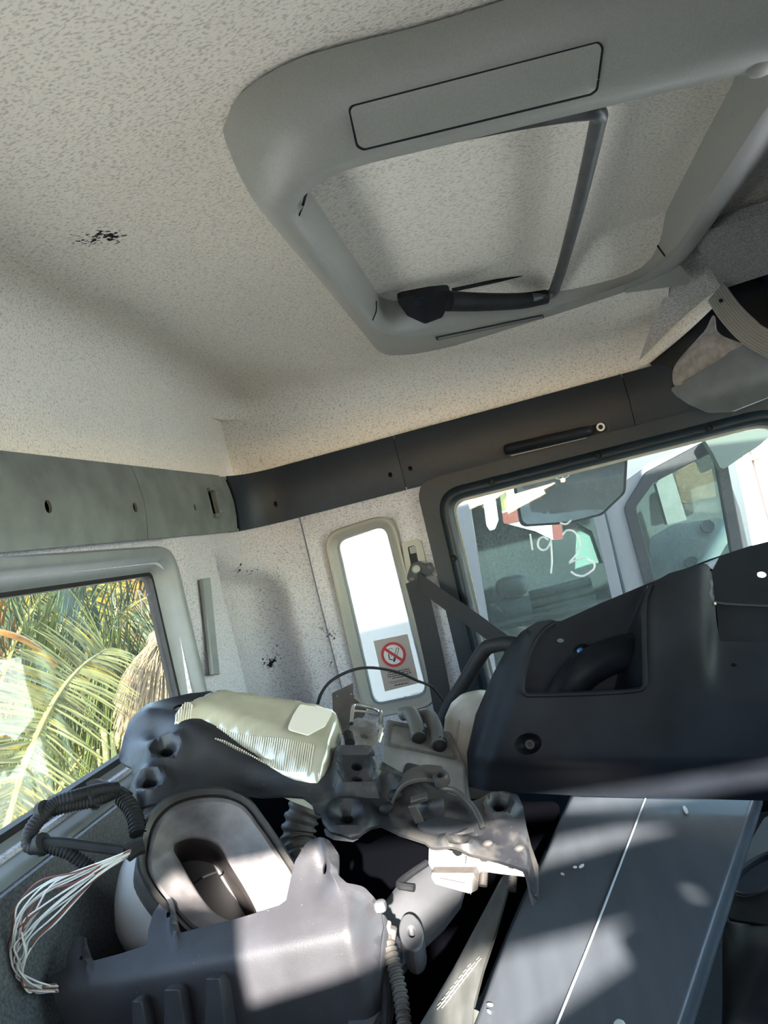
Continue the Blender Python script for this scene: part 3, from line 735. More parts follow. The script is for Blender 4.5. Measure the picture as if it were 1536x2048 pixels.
# crank bar
zc_ = 1.606
bar_pts = [P(900, 283, z=1.626), P(1060, 251, z=1.616), P(1165, 228, z=zc_), P(1196, 226, z=zc_), P(1192, 262, z=zc_), P(1160, 400, z=zc_), P(1128, 520, z=zc_), P(1112, 570, z=1.600), P(1104, 586, z=1.594), P(1084, 594, z=1.590), P(1062, 597, z=1.590)]
mk('crank_bar', *tube(bar_pts, lambda u: .0022 + .0066 * sstep(.05, .30, u), 14, 8), pl_crank, rh)
mk('crank_grip', *tube([P(1092, 594, z=1.590), P(1040, 602, z=1.590), P(960, 604, z=1.592), P(895, 602, z=1.596)], lambda u: .0125 + .004 * u, 14, 8), rub, rh)
pll = Plane(P(850, 612, z=1.598), (0, -.6, -.8))
mk('latch_body', *slab(pll, rnd([(790, 598), (858, 585), (905, 580), (895, 612), (885, 635), (850, 648), (815, 632)], 10), th=.016), rub, rh, bev=.003)
mk('latch_screw', *ringpts(pll.hit(840, 602, .0), pll.n, [(.0001, .002), (.0075, .002), (.0088, 0), (.0088, -.003)], 16), pl_dark, rh)
mk('latch_slot', *obox(pll.hit(840, 602, .0028), Vector((0, 1, 0)), pll.n.cross(Vector((0, 1, 0))), pll.n, .010, .0018, .0012), rub, rh)
mk('stay_rod', *tube([P(905, 580, z=1.625), P(1000, 560, z=1.627), P(1085, 538, z=1.629)], .0034, 8, 5), rub, rh)
mk('fabric_gap', *tube([P(775, 596, z=1.640), P(880, 582, z=1.640), P(1000, 560, z=1.640), P(1130, 531, z=1.640), P(1240, 506, z=1.640), P(1290, 488, z=1.640), P(1308, 465, z=1.640)], .0022, 6, 5), rub, rh)
plt = Plane(P(1310, 570, z=1.570), (-.1, -.75, -.65))
mk('end_tab', *slab(plt, rnd([(1247, 582), (1340, 528), (1362, 531), (1382, 560), (1376, 569), (1252, 586)], 4), th=.006), pl_bezel, rh, bev=.002)
mk('corner_boss', *ringpts(P(1540, 122, z=1.578), (0.1, -.3, -1), [(.0001, .001), (.014, .001), (.020, -.003), (.020, -.012)], 22), pl_bezel, rh)

# ================================================================== FRONT OVERHEAD SHELF
def W(px, py, y): return P(px, py, y=y)
# fabric roll at the edge of the overhead opening and the lowered fabric nose
nose = [W(1286, 725, 1.545), W(1425, 600, 1.50), W(1445, 575, 1.48)]
struct('trim_8', tube([W(1284, 728, 1.56), W(1350, 668, 1.52), W(1410, 612, 1.49), W(1436, 590, 1.475)], lambda u: .009 + .005 * math.sin(u * 3.14), 12, 8), fab_ceil)
plf = plane3((1440, 575, 1.475), (1285, 722, 1.565), (1300, 620, 1.44))
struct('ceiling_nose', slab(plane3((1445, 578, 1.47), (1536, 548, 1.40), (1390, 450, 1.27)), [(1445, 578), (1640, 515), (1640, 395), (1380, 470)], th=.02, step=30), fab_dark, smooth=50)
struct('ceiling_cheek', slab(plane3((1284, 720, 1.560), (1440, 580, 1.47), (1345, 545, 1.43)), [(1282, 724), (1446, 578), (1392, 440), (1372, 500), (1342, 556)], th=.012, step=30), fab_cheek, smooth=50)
ov = thing('overhead_shelf', 'dark grey overhead storage shelf with a curved ribbed lip above the windscreen', 'shelf', W(1470, 780, 1.45))
pf = plane3((1345, 790, 1.55), (1536, 655, 1.40), (1536, 790, 1.42))
mk('shelf_front', *slab(pf, rnd([(1340, 778, 6), (1500, 682, 4), (1680, 570, 0), (1680, 735, 0), (1450, 826, 30), (1405, 828, 20), (1352, 792, 8)], 5), th=.012, step=24, h=lambda a, b: -.02 * sstep(800, 835, b + (a - 1400) * .28)), material('shelf_grey_plastic', (.12, .135, .138), .42, noise=.12, nscale=25), ov, smooth=50, bev=.003)
# curved lip band
lipA = [(1415, 602), (1440, 640), (1480, 683), (1536, 717), (1640, 765)]; lipB = [(1448, 564), (1478, 606), (1512, 640), (1536, 658), (1640, 715)]
def lp(a, h): return [np.array(W(x, y, 1.44 - (x - 1440) * .0008 + h)) for x, y in a]
A_, B_ = cat_rom(lp(lipA, 0), 8), cat_rom(lp(lipB, .004), 8); A2, B2 = cat_rom(lp(lipA, .010), 8), cat_rom(lp(lipB, .010), 8)
mk('lip_band', *loft([[a, b, d, c] for a, b, c, d in zip(A_, B_, A2, B2)]), pl_bezel, ov, smooth=60, bev=.001)
rb_ = []
for k in range(9):
    f = (k + .5) / 9; rb_.append(tube([a * (1 - f) + b * f + np.array([0, -.0006, 0]) for a, b in zip(A_, B_)], .0010, 5, 0))
mk('lip_rib', *join(*rb_), pl_bezel, ov, kind='stuff')
mk('lip_screw', *ringpts(W(1442, 601, 1.432), (-.2, -1, 0), [(.0001, .001), (.003, .001), (.0038, -.002)], 10), rub, ov)
pcv = plane3((1340, 770, 1.585), (1460, 580, 1.57), (1536, 700, 1.56))
mk('cavity_back', *slab(pcv, [(1342, 778), (1300, 726), (1440, 585), (1470, 545), (1640, 500), (1640, 720), (1420, 800)], th=.008), rub, ov)
# crumpled cloth
cl_o = cat_rom([(1347, 768), (1352, 735), (1378, 700), (1408, 665), (1426, 630), (1432, 655), (1446, 672), (1476, 684), (1486, 690), (1440, 718), (1395, 748), (1362, 768)], 5, True)
pcl = plane3((1350, 765, 1.545), (1480, 688, 1.45), (1425, 635, 1.53))
def hcl(a, b): return .012 * gau(a, b, 1400, 700, 70, 14, -42) + .010 * gau(a, b, 1440, 690, 30, 12, 20) - .008 * gau(a, b, 1400, 735, 40, 8, -35)
solo('crumpled_cloth', slab(pcl, cl_o, th=.004, step=7, h=hcl), material('grey_rag_cloth', (.30, .28, .26), .95, noise=.2, nscale=60, bump=.3, bscale=120), 'grey crumpled cloth stuffed in the overhead shelf', 'cloth', smooth=60)

# ================================================================== UNSEEN REST OF THE CAB (near door's gaps shaped to cast the sun patches)
struct('floor', box(-.57, 1.30, YN, YS + .02, 0, .05), cush)
up_ = [(-.228, 1.385), (-.20, 1.420), (.02, 1.418), (.10, 1.408), (.172, 1.405), (.178, 1.384), (.29, 1.384), (.36, 1.372), (.36, 1.362), (.285, 1.358), (.18, 1.350), (.08, 1.335), (.0, 1.297), (-.06, 1.287), (-.136, 1.277), (-.136, 1.36)]
up2 = [(.172, 1.437), (.331, 1.430), (.60, 1.421), (.60, 1.39), (.30, 1.397), (.172, 1.41)]
lo_ = [(.04, 1.293), (.262, 1.300), (.272, 1.297), (.212, 1.281), (.218, 1.262), (.128, 1.240), (.03, 1.212)]
d2 = thing('sun_gap_door', None, None, (.3, YN - .015, .1)); d2['kind'] = 'structure'  # unseen near door, gaps shaped so the sun patches land on the pile
v, t = fill([(-.57, .05), (1.28, .05), (1.28, 1.70), (-.57, 1.70)], [up_, up2, lo_, ell(.308, 1.303, .013, .010)])
mk('door_panel', *solid(v, t, lambda x, z: Vector((x, YN, z)), lambda x, z: Vector((x, YN - .03, z))), pl_dark, d2)
struct('wall_front_dash', join(box(.82, 1.28, YN, YS - .03, 0, .96), box(.60, 1.28, YN, YS - .02, 1.46, 1.72)), pl_dark)  # front wall deepened into a dashboard, added to shade the pile
struct('wall_side_front', join(box(.705, .76, YS - .02, YS + .02, 0, 1.46), box(.76, 1.28, YS - .02, YS + .02, 0, .76), box(.62, .76, YS - .012, YS + .02, 1.335, 1.46)), pl_dark)
struct('wall_outer_skin', join(box(-.65, -.635, YN, YS + .10, 0, .95), box(-.65, -.635, 1.28, YS + .10, .95, 1.7), box(-.65, -.635, YN, 1.28, 1.42, 1.7), box(-.65, .72, YN - .03, YS + .06, 1.72, 1.74),
       box(-.65, -.42, YS + .085, YS + .10, 0, 1.7), box(-.42, .70, YS + .085, YS + .10, 1.38, 1.7), box(-.42, .7, YS + .085, YS + .10, 0, .70)), white_m)
struct('trim_9', join(*[box(-.62, .70, YS + .104, YS + .112, z, z + .022) for z in (.32, .44, .56, .66)] + [box(-.62, .70, YS + .10, YS + .125, 1.40, 1.44)]), pl_dark)
struct('window_3', box(1.255, 1.262, YN, YS, .78, 1.46), gl_clear)
bn = thing('rear_bench', 'dark cloth bench seat buried under the pile of truck parts', 'seat', (0, .95, .05))
mk('base', *box(-.50, .76, .30, 1.50, .05, .40), cush, bn, bev=.02); mk('cushion', *box(-.51, .78, .26, 1.52, .40, .58), cush, bn, bev=.04, bseg=3)

# ================================================================== OUTSIDE
struct('ground', box(-40, 40, -40, 40, -1.15, -1.10), grd_m)
# white box truck seen through the narrow window
bt = thing('box_truck', 'white box body of a truck parked outside the narrow window', 'truck', (-1.1, 4.9, -1.1))
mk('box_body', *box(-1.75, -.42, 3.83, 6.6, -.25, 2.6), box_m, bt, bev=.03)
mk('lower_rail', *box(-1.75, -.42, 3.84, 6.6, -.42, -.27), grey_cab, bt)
for yw in (4.5, 5.9):
    for xw in (-1.6, -.55): mk('wheel', *cyl((xw - .11, yw, -.68), (xw + .11, yw, -.68), .42, 24), rub, bt, bev=.03)
# wide-angle mirror hanging outside the door
pm = planen((1140, 985, 1.86), (-.10, -1, -.40))
mo = rnd([(1018, 925, 12), (1050, 890, 6), (1238, 842, 30), (1256, 905, 14), (1252, 985, 22), (1205, 1030, 26), (1140, 1047, 20), (1040, 1054, 16)], 12, 6)
mi = [(1138 + (a - 1138) * .94, 958 + (b - 958) * .93) for a, b in mo]
mir = thing('wide_angle_mirror', 'curved wide angle mirror hanging outside the door window', 'mirror', pm.hit(1140, 1050))
mk('mirror_face', *slab(pm, mi, th=.004, step=12, h=lambda a, b: -.001 + .010 * (1 - (((a - 1120) / 150) ** 2 + ((b - 960) / 120) ** 2) * .5)), mt_mirror, mir, smooth=60)
mk('mirror_rim', *slab(pm, mo, [mi], th=.03, h=lambda a, b: .003), pl_dark, mir, bev=.002)
mk('mirror_back', *slab(pm.off(-.03), mo, th=.02), pl_dark, mir, bev=.008)
mk('mirror_arm', *tube([pm.hit(1130, 900, -.05), W(1130, 845, 1.84), W(1140, 760, 1.75)], .014, 8, 5), pl_dark, mir)
# neighbouring cab
YC = 2.70
pc = Plane((0, YC, 1), (0, -1, 0))
nc = thing('parked_truck_cab', 'pale grey truck cab parked alongside, seen through the dusty door window', 'truck', (.2, 3.4, -1.1))
winA = rnd([(938, 997), (1030, 972), (1178, 934), (1196, 1040), (1262, 1330), (1000, 1390)], 18, 5)
winB = rnd([(1262, 1008), (1300, 955), (1425, 890), (1440, 905), (1478, 1120), (1500, 1290), (1345, 1330)], 16, 5)
body = rnd([(850, 960), (905, 948), (1060, 898), (1250, 962), (1300, 926), (1432, 868), (1450, 935), (1480, 1020), (1500, 1110), (1560, 1340), (1640, 1900), (1050, 1900)], 14, 4)
mk('cab_side', *slab(pc, body, [winA, winB], th=.05, step=None), grey_cab, nc, bev=.006)
mk('pillar_crease', *tube([pc.hit(1206, 1012, .002), pc.hit(1230, 1110, .002), pc.hit(1262, 1240, .002)], .005, 6, 4), pl_dark, nc)
mk('front_pillar_panel', *slab(pc.off(.006), rnd([(1182, 1010), (1205, 1008), (1258, 1242), (1236, 1250)], 4), th=.01), grey_cab, nc, bev=.003)
mk('quarter_seal', *slab(pc.off(.012), [(768 + (a - 768), b) for a, b in rnd([(1248, 1015), (1290, 945), (1428, 872), (1452, 905), (1492, 1120), (1515, 1300), (1335, 1345)], 22, 6)], [rnd([(1272, 1014), (1308, 965), (1422, 906), (1430, 915), (1466, 1120), (1490, 1300), (1354, 1320)], 16, 5)], th=.03), rub, nc, bev=.004)
mk('door_glass', *slab(pc.off(-.02), [(930, 990), (1190, 925), (1275, 1340), (990, 1400)], th=.004), gl_green, nc, smooth=0)
mk('quarter_glass', *slab(pc.off(-.02), [(1255, 1000), (1295, 948), (1430, 880), (1446, 905), (1505, 1300), (1340, 1340)], th=.004), gl_green, nc, smooth=0)
pfar = Plane((0, 4.1, 1), (0, -1, 0))
mk('far_side', *slab(pfar, [(920, 975), (960, 930), (1060, 900), (1460, 880), (1490, 1010), (1560, 1400), (1010, 1420)],
    [rnd([(964, 985), (988, 977), (997, 1040), (990, 1058), (980, 1062), (973, 1052)], 4), [(999, 984), (1026, 976), (1120, 1020), (1128, 1078), (1106, 1080), (1072, 1063), (1007, 1046)],
     [(1153, 1045), (1184, 1062), (1206, 1126), (1180, 1130), (1150, 1140)]], th=.05), pl_dark, nc)
mk('far_glass', *slab(pfar.off(-.06), [(1130, 1030), (1190, 1030), (1225, 1150), (1130, 1160)], th=.01), material('pale_teal', (.12, .2, .19), .4), nc)
mk('cab_roof', *box(-.2, .70, YC + .06, 4.08, 1.62, 1.66), grey_cab, nc)
mk('cab_rear', *box(-.24, -.20, YC + .06, 4.08, -.4, 1.6), pl_dark, nc)
mk('cab_floor', *box(-.18, 1.5, YC + .06, 4.08, -.42, -.38), pl_dark, nc)
for k in range(6):
    yy = 1178 + k * 17
    mk('seat_roll', *tube([W(1060 + k * 4, yy + 14, 3.3), W(1120 + k * 4, yy, 3.28), W(1180 + k * 5, yy - 16, 3.3)], .022, 10, 5), pl_olive, nc)
mk('headrest', *blob(W(1024, 1172, 3.5), [(.075, 0, 0), (0, .05, 0), (0, 0, .05)], 16, 0, 3), pl_lgrey, nc)
mk('seat_back', *blob(W(1030, 1270, 3.5), [(.17, 0, 0), (0, .07, 0), (.03, 0, .17)], 16, 0, 3.5), pl_olive, nc)
mk('dash_top', *slab(Plane((0, 3.2, 1), (0, -1, .4)), rnd([(1300, 1075), (1345, 1050), (1440, 1035), (1475, 1070), (1520, 1250), (1310, 1280)], 8), th=.05), pl_lgrey, nc, bev=.01)
mk('grab_tube', *tube([W(1462, 1040, 3.05), W(1440, 1080, 3.0), W(1404, 1140, 2.95)], .028, 12, 4), pl_white, nc)
mk('inner_pillar', *slab(Plane((0, 3.6, 1), (0, -1, 0)), rnd([(1312, 968), (1340, 930), (1374, 1040), (1335, 1050)], 3), th=.06), pl_lgrey, nc, bev=.01)
for a, b in ((1415, 1053), (1384, 1126)): mk('dash_vent', *ringpts(Plane((0, 3.17, 1), (0, -1, .4)).hit(a, b), (0, -1, .4), [(.0001, .004), (.020, .004), (.026, .006), (.028, 0)], 16), pl_dark, nc)
mk('dark_liner', *slab(Plane((0, 3.75, 1), (0, -1, 0)), rnd([(1340, 925), (1425, 885), (1440, 960), (1345, 990)], 8), th=.03), rub, nc)
mk('small_vents_panel', *slab(Plane((0, 3.35, 1), (0, -1, .3)), rnd([(1300, 1085), (1330, 1068), (1350, 1090), (1335, 1110), (1310, 1125)], 5), th=.02), pl_dark, nc, bev=.003)
pv = planen((1470, 890, 2.62), (.3, -1, .1))
mk('sun_visor', *slab(pv, rnd([(1408, 878), (1420, 860), (1560, 820), (1545, 868), (1520, 890), (1448, 938), (1440, 935), (1425, 905)], 8), th=.02), gl_green if False else material('pale_green_visor', (.030, .038, .031), .55, spec=.25), nc, bev=.004)
# bright building with red frames further away
bd = thing('pale_building', 'pale building with orange red gate frames beyond the parked cab', 'building', (6.5, 11, -1.1))
mk('wall', *box(1.6, 14, 11, 11.3, -1.1, 2.4), white_m, bd)
mk('roof_beam', *box(1.6, 14, 10.8, 11.4, 2.4, 2.7), red_m, bd)
for px in (1448, 1522, 1600):
    a = P(px, 960, y=10.95); mk('gate_post', *box(a.x - .04, a.x + .04, 10.9, 10.98, -1.1, 2.0), orange_m, bd)
a = P(1490, 918, y=10.95); mk('gate_rail', *box(a.x - 1.0, a.x + 3, 10.88, 10.98, a.z - .04, a.z + .04), orange_m, bd)
# red and white lorry seen through the neighbour's cab
rl = thing('red_white_lorry', 'red and white lorry glimpsed through the parked cab', 'truck', (.3, 7.2, -1.1))
prl = Plane((0, 7, 1), (0, -1, 0))
mk('white_side', *slab(prl, [(900, 900), (1260, 850), (1260, 1300), (900, 1300)], th=.1), white_m, rl)
mk('red_band', *slab(prl.off(.02), [(998, 1028), (1045, 1014), (1048, 1040), (1000, 1052)], th=.015), red_m, rl)
mk('red_corner', *slab(prl.off(.02), [(1104, 1046), (1124, 1040), (1132, 1088), (1108, 1090)], th=.015), red_m, rl)
mk('yellow_band', *slab(prl.off(.02), [(998, 985), (1012, 981), (1018, 1016), (998, 1022)], th=.015), leaf_y, rl)

# --- palms behind the rear window
def blade(p0, p1, wd, droop=.0, n=4, up=Vector((1, 0, 0))):
    p0, p1 = Vector(p0), Vector(p1); d = p1 - p0; sd = d.cross(up)
    if sd.length < 1e-6: sd = d.orthogonal()
    sd.normalize(); V = []
    for k in range(n + 1):
        t = k / n; c = p0 + d * t + Vector((0, 0, -droop * t * t)); q = wd * (.45 + .55 * math.sin(min(1, t * 2.2) * 1.57)) * (1 - t ** 2.2) + .0006
        V += [c - sd * q + up * q * .5, c, c + sd * q + up * q * .5]
    return V, [f for k in range(n) for f in ((3 * k, 3 * k + 1, 3 * k + 4, 3 * k + 3), (3 * k + 1, 3 * k + 2, 3 * k + 5, 3 * k + 4))]
XP = -1.55
mr = cat_rom([np.array(P(a, b, x=XP - c)) for a, b, c in [(-40, 1880, .0), (-8, 1740, .0), (28, 1590, .02), (72, 1470, .05), (118, 1385, .1), (165, 1330, .16), (212, 1298, .22)]], 8)
pf1 = thing('palm_frond', 'large yellow green palm frond close behind the rear window', 'palm frond', P(-40, 1880, x=XP), 'palm fronds')
pf1['group'] = 'palm fronds behind the rear window'
mk('midrib', *tube(mr, lambda u: .013 * (1 - u) + .003, 8, 0), midrib_m, pf1)
NL = 105
for side in (-1, 1):
    for k in range(NL):
        u = (k + random.random() * .5) / NL; i = u * (len(mr) - 1); p = Vector(mr[int(i)]).lerp(Vector(mr[min(len(mr) - 1, int(i) + 1)]), i % 1)
        L = (.42 if side < 0 else .36) * (.55 + .45 * math.sin(3.14 * (u * .8 + .15))) * random.uniform(.85, 1.1)
        # direction on the frond's plane (y to the right, z up), fanning towards the tip
        an = math.radians((196 - 62 * u if side < 0 else -44 + 52 * u * u) + random.uniform(-5, 5) + (-13 if side > 0 else -4))
        d = Vector((random.uniform(-.12, .22), math.cos(an), math.sin(an)))
        mk('leaflet', *blade(p, p + d * L, 0.0070, .06 if side > 0 else .03, 4, Vector((1, .2, .1)).normalized()), frond_big if random.random() < .85 else leaf_y, pf1, smooth=0)
def frond(name, label, base, tip, sag, L, mat, n=46, wd=.012, dirn=(0, -.3, -1)):
    base, tip = Vector(base), Vector(tip); o = thing(name, label, 'palm frond', base, 'palm fronds behind the rear window')
    m = [base.lerp(tip, t) + Vector((0, 0, sag * math.sin(3.14 * t))) for t in [i / 12 for i in range(13)]]
    mk('midrib', *tube(m, lambda u: .016 * (1 - u) + .003, 6, 0), midrib_m, o)
    gs = []; ax = (tip - base).normalized(); sd = ax.cross(Vector((1, 0, 0))).normalized()
    for s in (-1, 1):
        for k in range(n):
            u = (k + .5) / n; i = u * 12; p = m[int(i)].lerp(m[min(12, int(i) + 1)], i % 1)
            d = (sd * s * random.uniform(.8, 1.0) + ax * random.uniform(.35, .6) + Vector((random.uniform(-.3, .3), 0, -.25))).normalized()
            gs.append(blade(p, p + d * L * (.5 + .5 * math.sin(3.14 * u)) * random.uniform(.8, 1.1), wd, .12, 3, Vector((1, .15, .15)).normalized()))
    mk('leaflets', *join(*gs), mat, o, smooth=0, kind='stuff'); return o
FR = [((-20, 1420, -2.6), (130, 1150, -2.4), leaf_g, 'blue green palm frond at the upper left of the rear window'),
      ((250, 1380, -2.5), (120, 1160, -2.3), leaf_g, 'dark green palm frond rising in the middle of the rear window'),
      ((110, 1330, -2.9), (190, 1120, -2.7), leaf_y, 'yellow palm frond standing upright behind the darker ones'),
      ((200, 1300, -2.6), (330, 1190, -2.4), leaf_g, 'blue green palm frond leaning right under the window rim'),
      ((300, 1250, -3.0), (300, 1090, -3.0), leaf_o, 'orange dry palm frond at the upper right corner of the rear window'),
      ((60, 1380, -2.8), (-60, 1260, -2.6), leaf_o, 'orange dry palm frond at the left edge of the rear window'),
      ((150, 1430, -2.4), (40, 1300, -2.2), leaf_m, 'green palm frond crossing low behind the large frond'),
      ((310, 1420, -2.2), (190, 1330, -2.0), leaf_m, 'green palm frond drooping left below the dry skirt'),
      ((180, 1240, -3.3), (60, 1130, -3.2), leaf_y, 'yellow palm frond high at the left behind the blue green one'),
      ((230, 1280, -3.3), (250, 1120, -3.2), leaf_y, 'yellow green palm frond high in the middle of the rear window'),
      ((320, 1560, -2.3), (180, 1420, -2.1), leaf_m, 'green palm frond low right near the window bottom'),
      ((90, 1640, -2.6), (230, 1480, -2.4), leaf_m, 'green palm frond low behind the large frond, leaning right')]
for (a, b, mt, lb) in FR:
    frond('palm_frond', lb, P(a[0], a[1], x=a[2]), P(b[0], b[1], x=b[2]), .10, .50, mt)
# dry skirt of dead strands
ds = thing('dry_palm_skirt', 'straw coloured skirt of dead palm strands at the right of the rear window', 'palm', P(320, 1500, x=-1.95))
gs = []
for k in range(900):
    a = random.random(); ap = P(322 + random.uniform(-10, 14), 1276 + abs(random.gauss(0, 8)), x=-1.95 + random.uniform(-.1, .1))
    ex = P(224 + a * 160, 1440 + random.uniform(-40, 60) + 30 * a, x=-1.95 + random.uniform(-.25, .15))
    mid_ = ap.lerp(ex, .4) + Vector((.03, (a - .62) * .30, .10))
    r = random.uniform(.0016, .0034); V = []
    for t in (0, .2, .45, .7, 1):
        c = (1 - t) ** 2 * ap + 2 * t * (1 - t) * mid_ + t * t * ex; V += [c + Vector((0, -r, 0)), c + Vector((.002, r, 0))]
    gs.append((V, [(2 * i, 2 * i + 1, 2 * i + 3, 2 * i + 2) for i in range(4)]))
mk('strands', *join(*gs), straw_m, ds, smooth=0, kind='stuff')
mk('crown', *blob(P(322, 1300, x=-2.08), [(.08, 0, 0), (0, .10, 0), (0, 0, .12)], 14, .08), straw_m, ds)
for k, (a, b, c, d, lb) in enumerate([(207, 1460, 214, 1590, 'tall'), (224, 1465, 226, 1570, 'short'), (196, 1500, 200, 1600, 'thin')]):
    solo('palm_stalk', tube([P(a, b, x=-1.75), P((a + c) / 2 + 2, (b + d) / 2, x=-1.72), P(c, d + 60, x=-1.7)], .012 - .003 * k, 8, 4), midrib_m, lb + ' cut yellow palm stalk standing behind the large frond', 'palm stalk', 'cut palm stalks')
solo('palm_branch', tube([P(-30, 1258, x=-2.1), P(30, 1272, x=-2.1), P(75, 1296, x=-2.15), P(110, 1330, x=-2.2)], .014, 8, 4), leaf_o, 'orange dead palm branch at the left edge of the rear window', 'branch')
gs = {0: [], 1: [], 2: []}
for k in range(5200):
    xx = -3.3 - random.random() * 1.5; p = Vector((xx, -xx * random.uniform(.95, 2.45), random.uniform(-1.0, 2.7)))
    an = random.uniform(0, 6.28); d = Vector((random.uniform(-.3, .5), math.cos(an), math.sin(an) - .2))
    q = math.sin(p.y * 2.1 + p.z * 1.7) + math.sin(p.z * 3.1 - p.y) + random.gauss(0, .7)
    gs[0 if q < .3 else (1 if q < 1.5 else 2)].append(blade(p, p + d * random.uniform(.2, .45), .016, .05, 2))
hd = thing('palm_thicket', 'dense thicket of palm leaves far behind the rear window', 'palms', (-4, 6, -1.1))
for k, mt in ((0, leaf_m), (1, leaf_y), (2, leaf_o)): mk('leaves', *join(*gs[k]), mt, hd, smooth=0, kind='stuff')
mk('undergrowth', *blob((-6.0, 9, .6), [(.6, 1.0, 0), (.0, 8, 0), (0, 0, 2.8)], 24, .04, 3), leaf_g, hd)

# ================================================================== THE PILE OF PARTS
# --- large black moulded cover on the right
bp = planen((1200, 1400, .95), (.03, -1, .22))
dc = thing('dashboard_cover', 'large black moulded plastic cover with a rectangular cutout, standing before the door window', 'cover', bp.hit(1200, 1600))
fo_ = rnd([(932, 1584, 3), (930, 1512, 10), (948, 1432, 20), (985, 1346, 30), (1012, 1296, 20), (1042, 1263, 14), (1074, 1244, 10), (1104, 1239, 10), (1122, 1246, 3),
           (1098, 1256, 10), (1066, 1296, 30), (1046, 1360, 14), (1046, 1386, 12), (1062, 1390, 8), (1180, 1387, 0), (1276, 1380, 20), (1291, 1366, 6), (1288, 1250, 10), (1290, 1200, 16), (1302, 1168, 14), (1336, 1148, 16), (1408, 1127, 12), (1424, 1134, 8), (1430, 1170, 0), (1436, 1240, 0), (1444, 1282, 6), (1560, 1284, 0), (1720, 1290, 0), (1720, 1614, 0), (1536, 1607, 0), (1170, 1597, 0)], 8, 5)
def h_cov(a, b):
    e = 0
    e -= .035 * (1 - sstep(0, 60, linedist(a, b, (985, 1340), (930, 1540)) * -1)) if a < 1050 else 0      # left side rolls away
    e -= .020 * sstep(1500, 1600, b) * 0 + .0
    q = b - (1526 + (a - 935) * .010)
    e += -.004 * sstep(-8, 6, q) - .00022 * max(0, q)
    e += .010 * gau(a, b, 1350, 1230, 80, 160, 0) * sstep(1296, 1320, a)
    e -= .012 * sstep(1405, 1434, a) * (1 - sstep(1270, 1400, b))
    e += .006 * sstep(40, 10, min(abs(b - 1388) if 1046 < a < 1290 else 99, 99)) * 0
    return e
mk('front_face', *slab(bp, fo_, [ell(1056, 1488, 28, 22, -12, 28), ell(1470, 1330, 6, 4)], th=.004, step=13, h=h_cov), pl_black, dc, smooth=50, bev=.0012)
def bowl(f, h, dx=0): return [bp.hit(a + dx, b + dx * .6, h_cov(a, b) + h) for a, b in ell(1056, 1488, 28 * f, 22 * f, -12, 28)]
mk('screw_bowl', *loft([bowl(1.12, -.002), bowl(1.0, -.0005), bowl(.93, -.002), bowl(.80, -.010, 1), bowl(.55, -.016, 3), bowl(.25, -.017, 4), bowl(.22, -.03, 4)], False, True), pl_black, dc, smooth=60)
mk('rolled_edge', *tube([bp.hit(a, b, h_cov(a, b) + .001) for a, b in [(1110, 1246), (1085, 1264), (1064, 1298), (1050, 1340), (1045, 1378), (1052, 1388), (1070, 1390), (1180, 1387), (1270, 1381), (1287, 1372), (1290, 1358), (1288, 1260), (1290, 1202), (1302, 1172)]], .0032, 8, 5), pl_black, dc)
bpb = bp.off(-.125)
mk('rear_wall', *slab(bpb, rnd([(1062, 1300), (1082, 1244), (1122, 1242), (1200, 1207), (1300, 1165), (1420, 1118), (1500, 1092), (1536, 1083), (1720, 1030), (1720, 1420), (1040, 1440), (1040, 1360)], 8, 4), [ell(1121, 1281, 7, 4), ell(1524, 1149, 10, 6), ell(1303, 1330, 2, 2)], th=.004, step=24), pl_black, dc, smooth=50)
mk('notch_floor', *loft([[bp.hit(a, b, -.004), bp.hit(a, b, -.010), bpb.hit(a2, b2 + 6, .006), bpb.hit(a2, b2, .006)] for a, b, a2, b2 in [(1044, 1392, 1046, 1425), (1120, 1392, 1120, 1425), (1200, 1390, 1200, 1420), (1290, 1384, 1284, 1410)]]), pl_black, dc)
mk('pillar_side', *loft([[bp.hit(a, b, -.005), bp.hit(a + 4, b, -.005), bpb.hit(a2 + 4, b2, .004), bpb.hit(a2, b2, .004)] for a, b, a2, b2 in [(1291, 1200, 1294, 1172), (1292, 1280, 1256, 1262), (1293, 1376, 1226, 1386)]]), pl_slate if False else pl_black, dc)
mk('pillar_top', *loft([[bp.hit(a, b, -.004), bp.hit(a, b + 3, -.007), bpb.hit(a2, b2 + 3, .004), bpb.hit(a2, b2, .004)] for a, b, a2, b2 in [(1300, 1172, 1302, 1170), (1336, 1150, 1330, 1158), (1410, 1130, 1410, 1126), (1427, 1138, 1436, 1116)]]), pl_black, dc)
mk('inner_pipe', *tube([bpb.hit(1110, 1420, .04), bpb.hit(1150, 1355, .05), bpb.hit(1205, 1318, .045), bpb.hit(1275, 1300, .03)], .024, 12, 5), pl_black, dc)
mk('blue_clip', *tube([bpb.hit(1157, 1300, .02), bpb.hit(1163, 1310, .024)], .0045, 8, 0), blue_m, dc)
mk('clip_boss', *ringpts(bpb.hit(1168, 1312, .004), bp.n, [(.0001, .012), (.010, .010), (.016, .002), (.017, -.002)], 16), pl_black, dc)
mk('right_recess', *slab(bp.off(-.03), rnd([(1432, 1200), (1720, 1218), (1720, 1300), (1440, 1300)], 4), th=.004), pl_black, dc)
mk('recess_lip', *tube([bp.hit(1432, 1203, -.012), bp.hit(1490, 1208, -.014), bp.hit(1720, 1216, -.016)], .0016, 6, 3), pl_slate, dc)
mk('recess_screw', *ringpts(bp.hit(1433, 1206, -.008), bp.n, [(.0001, .002), (.0018, .002), (.0024, -.001)], 10), mt_zinc, dc)
mk('screw_washer', *ringpts(bp.hit(1060, 1491, -.0165), bp.n, [(.0028, 0), (.0030, .0015), (.0058, .0015), (.0062, 0)], 14), pl_slate, dc)
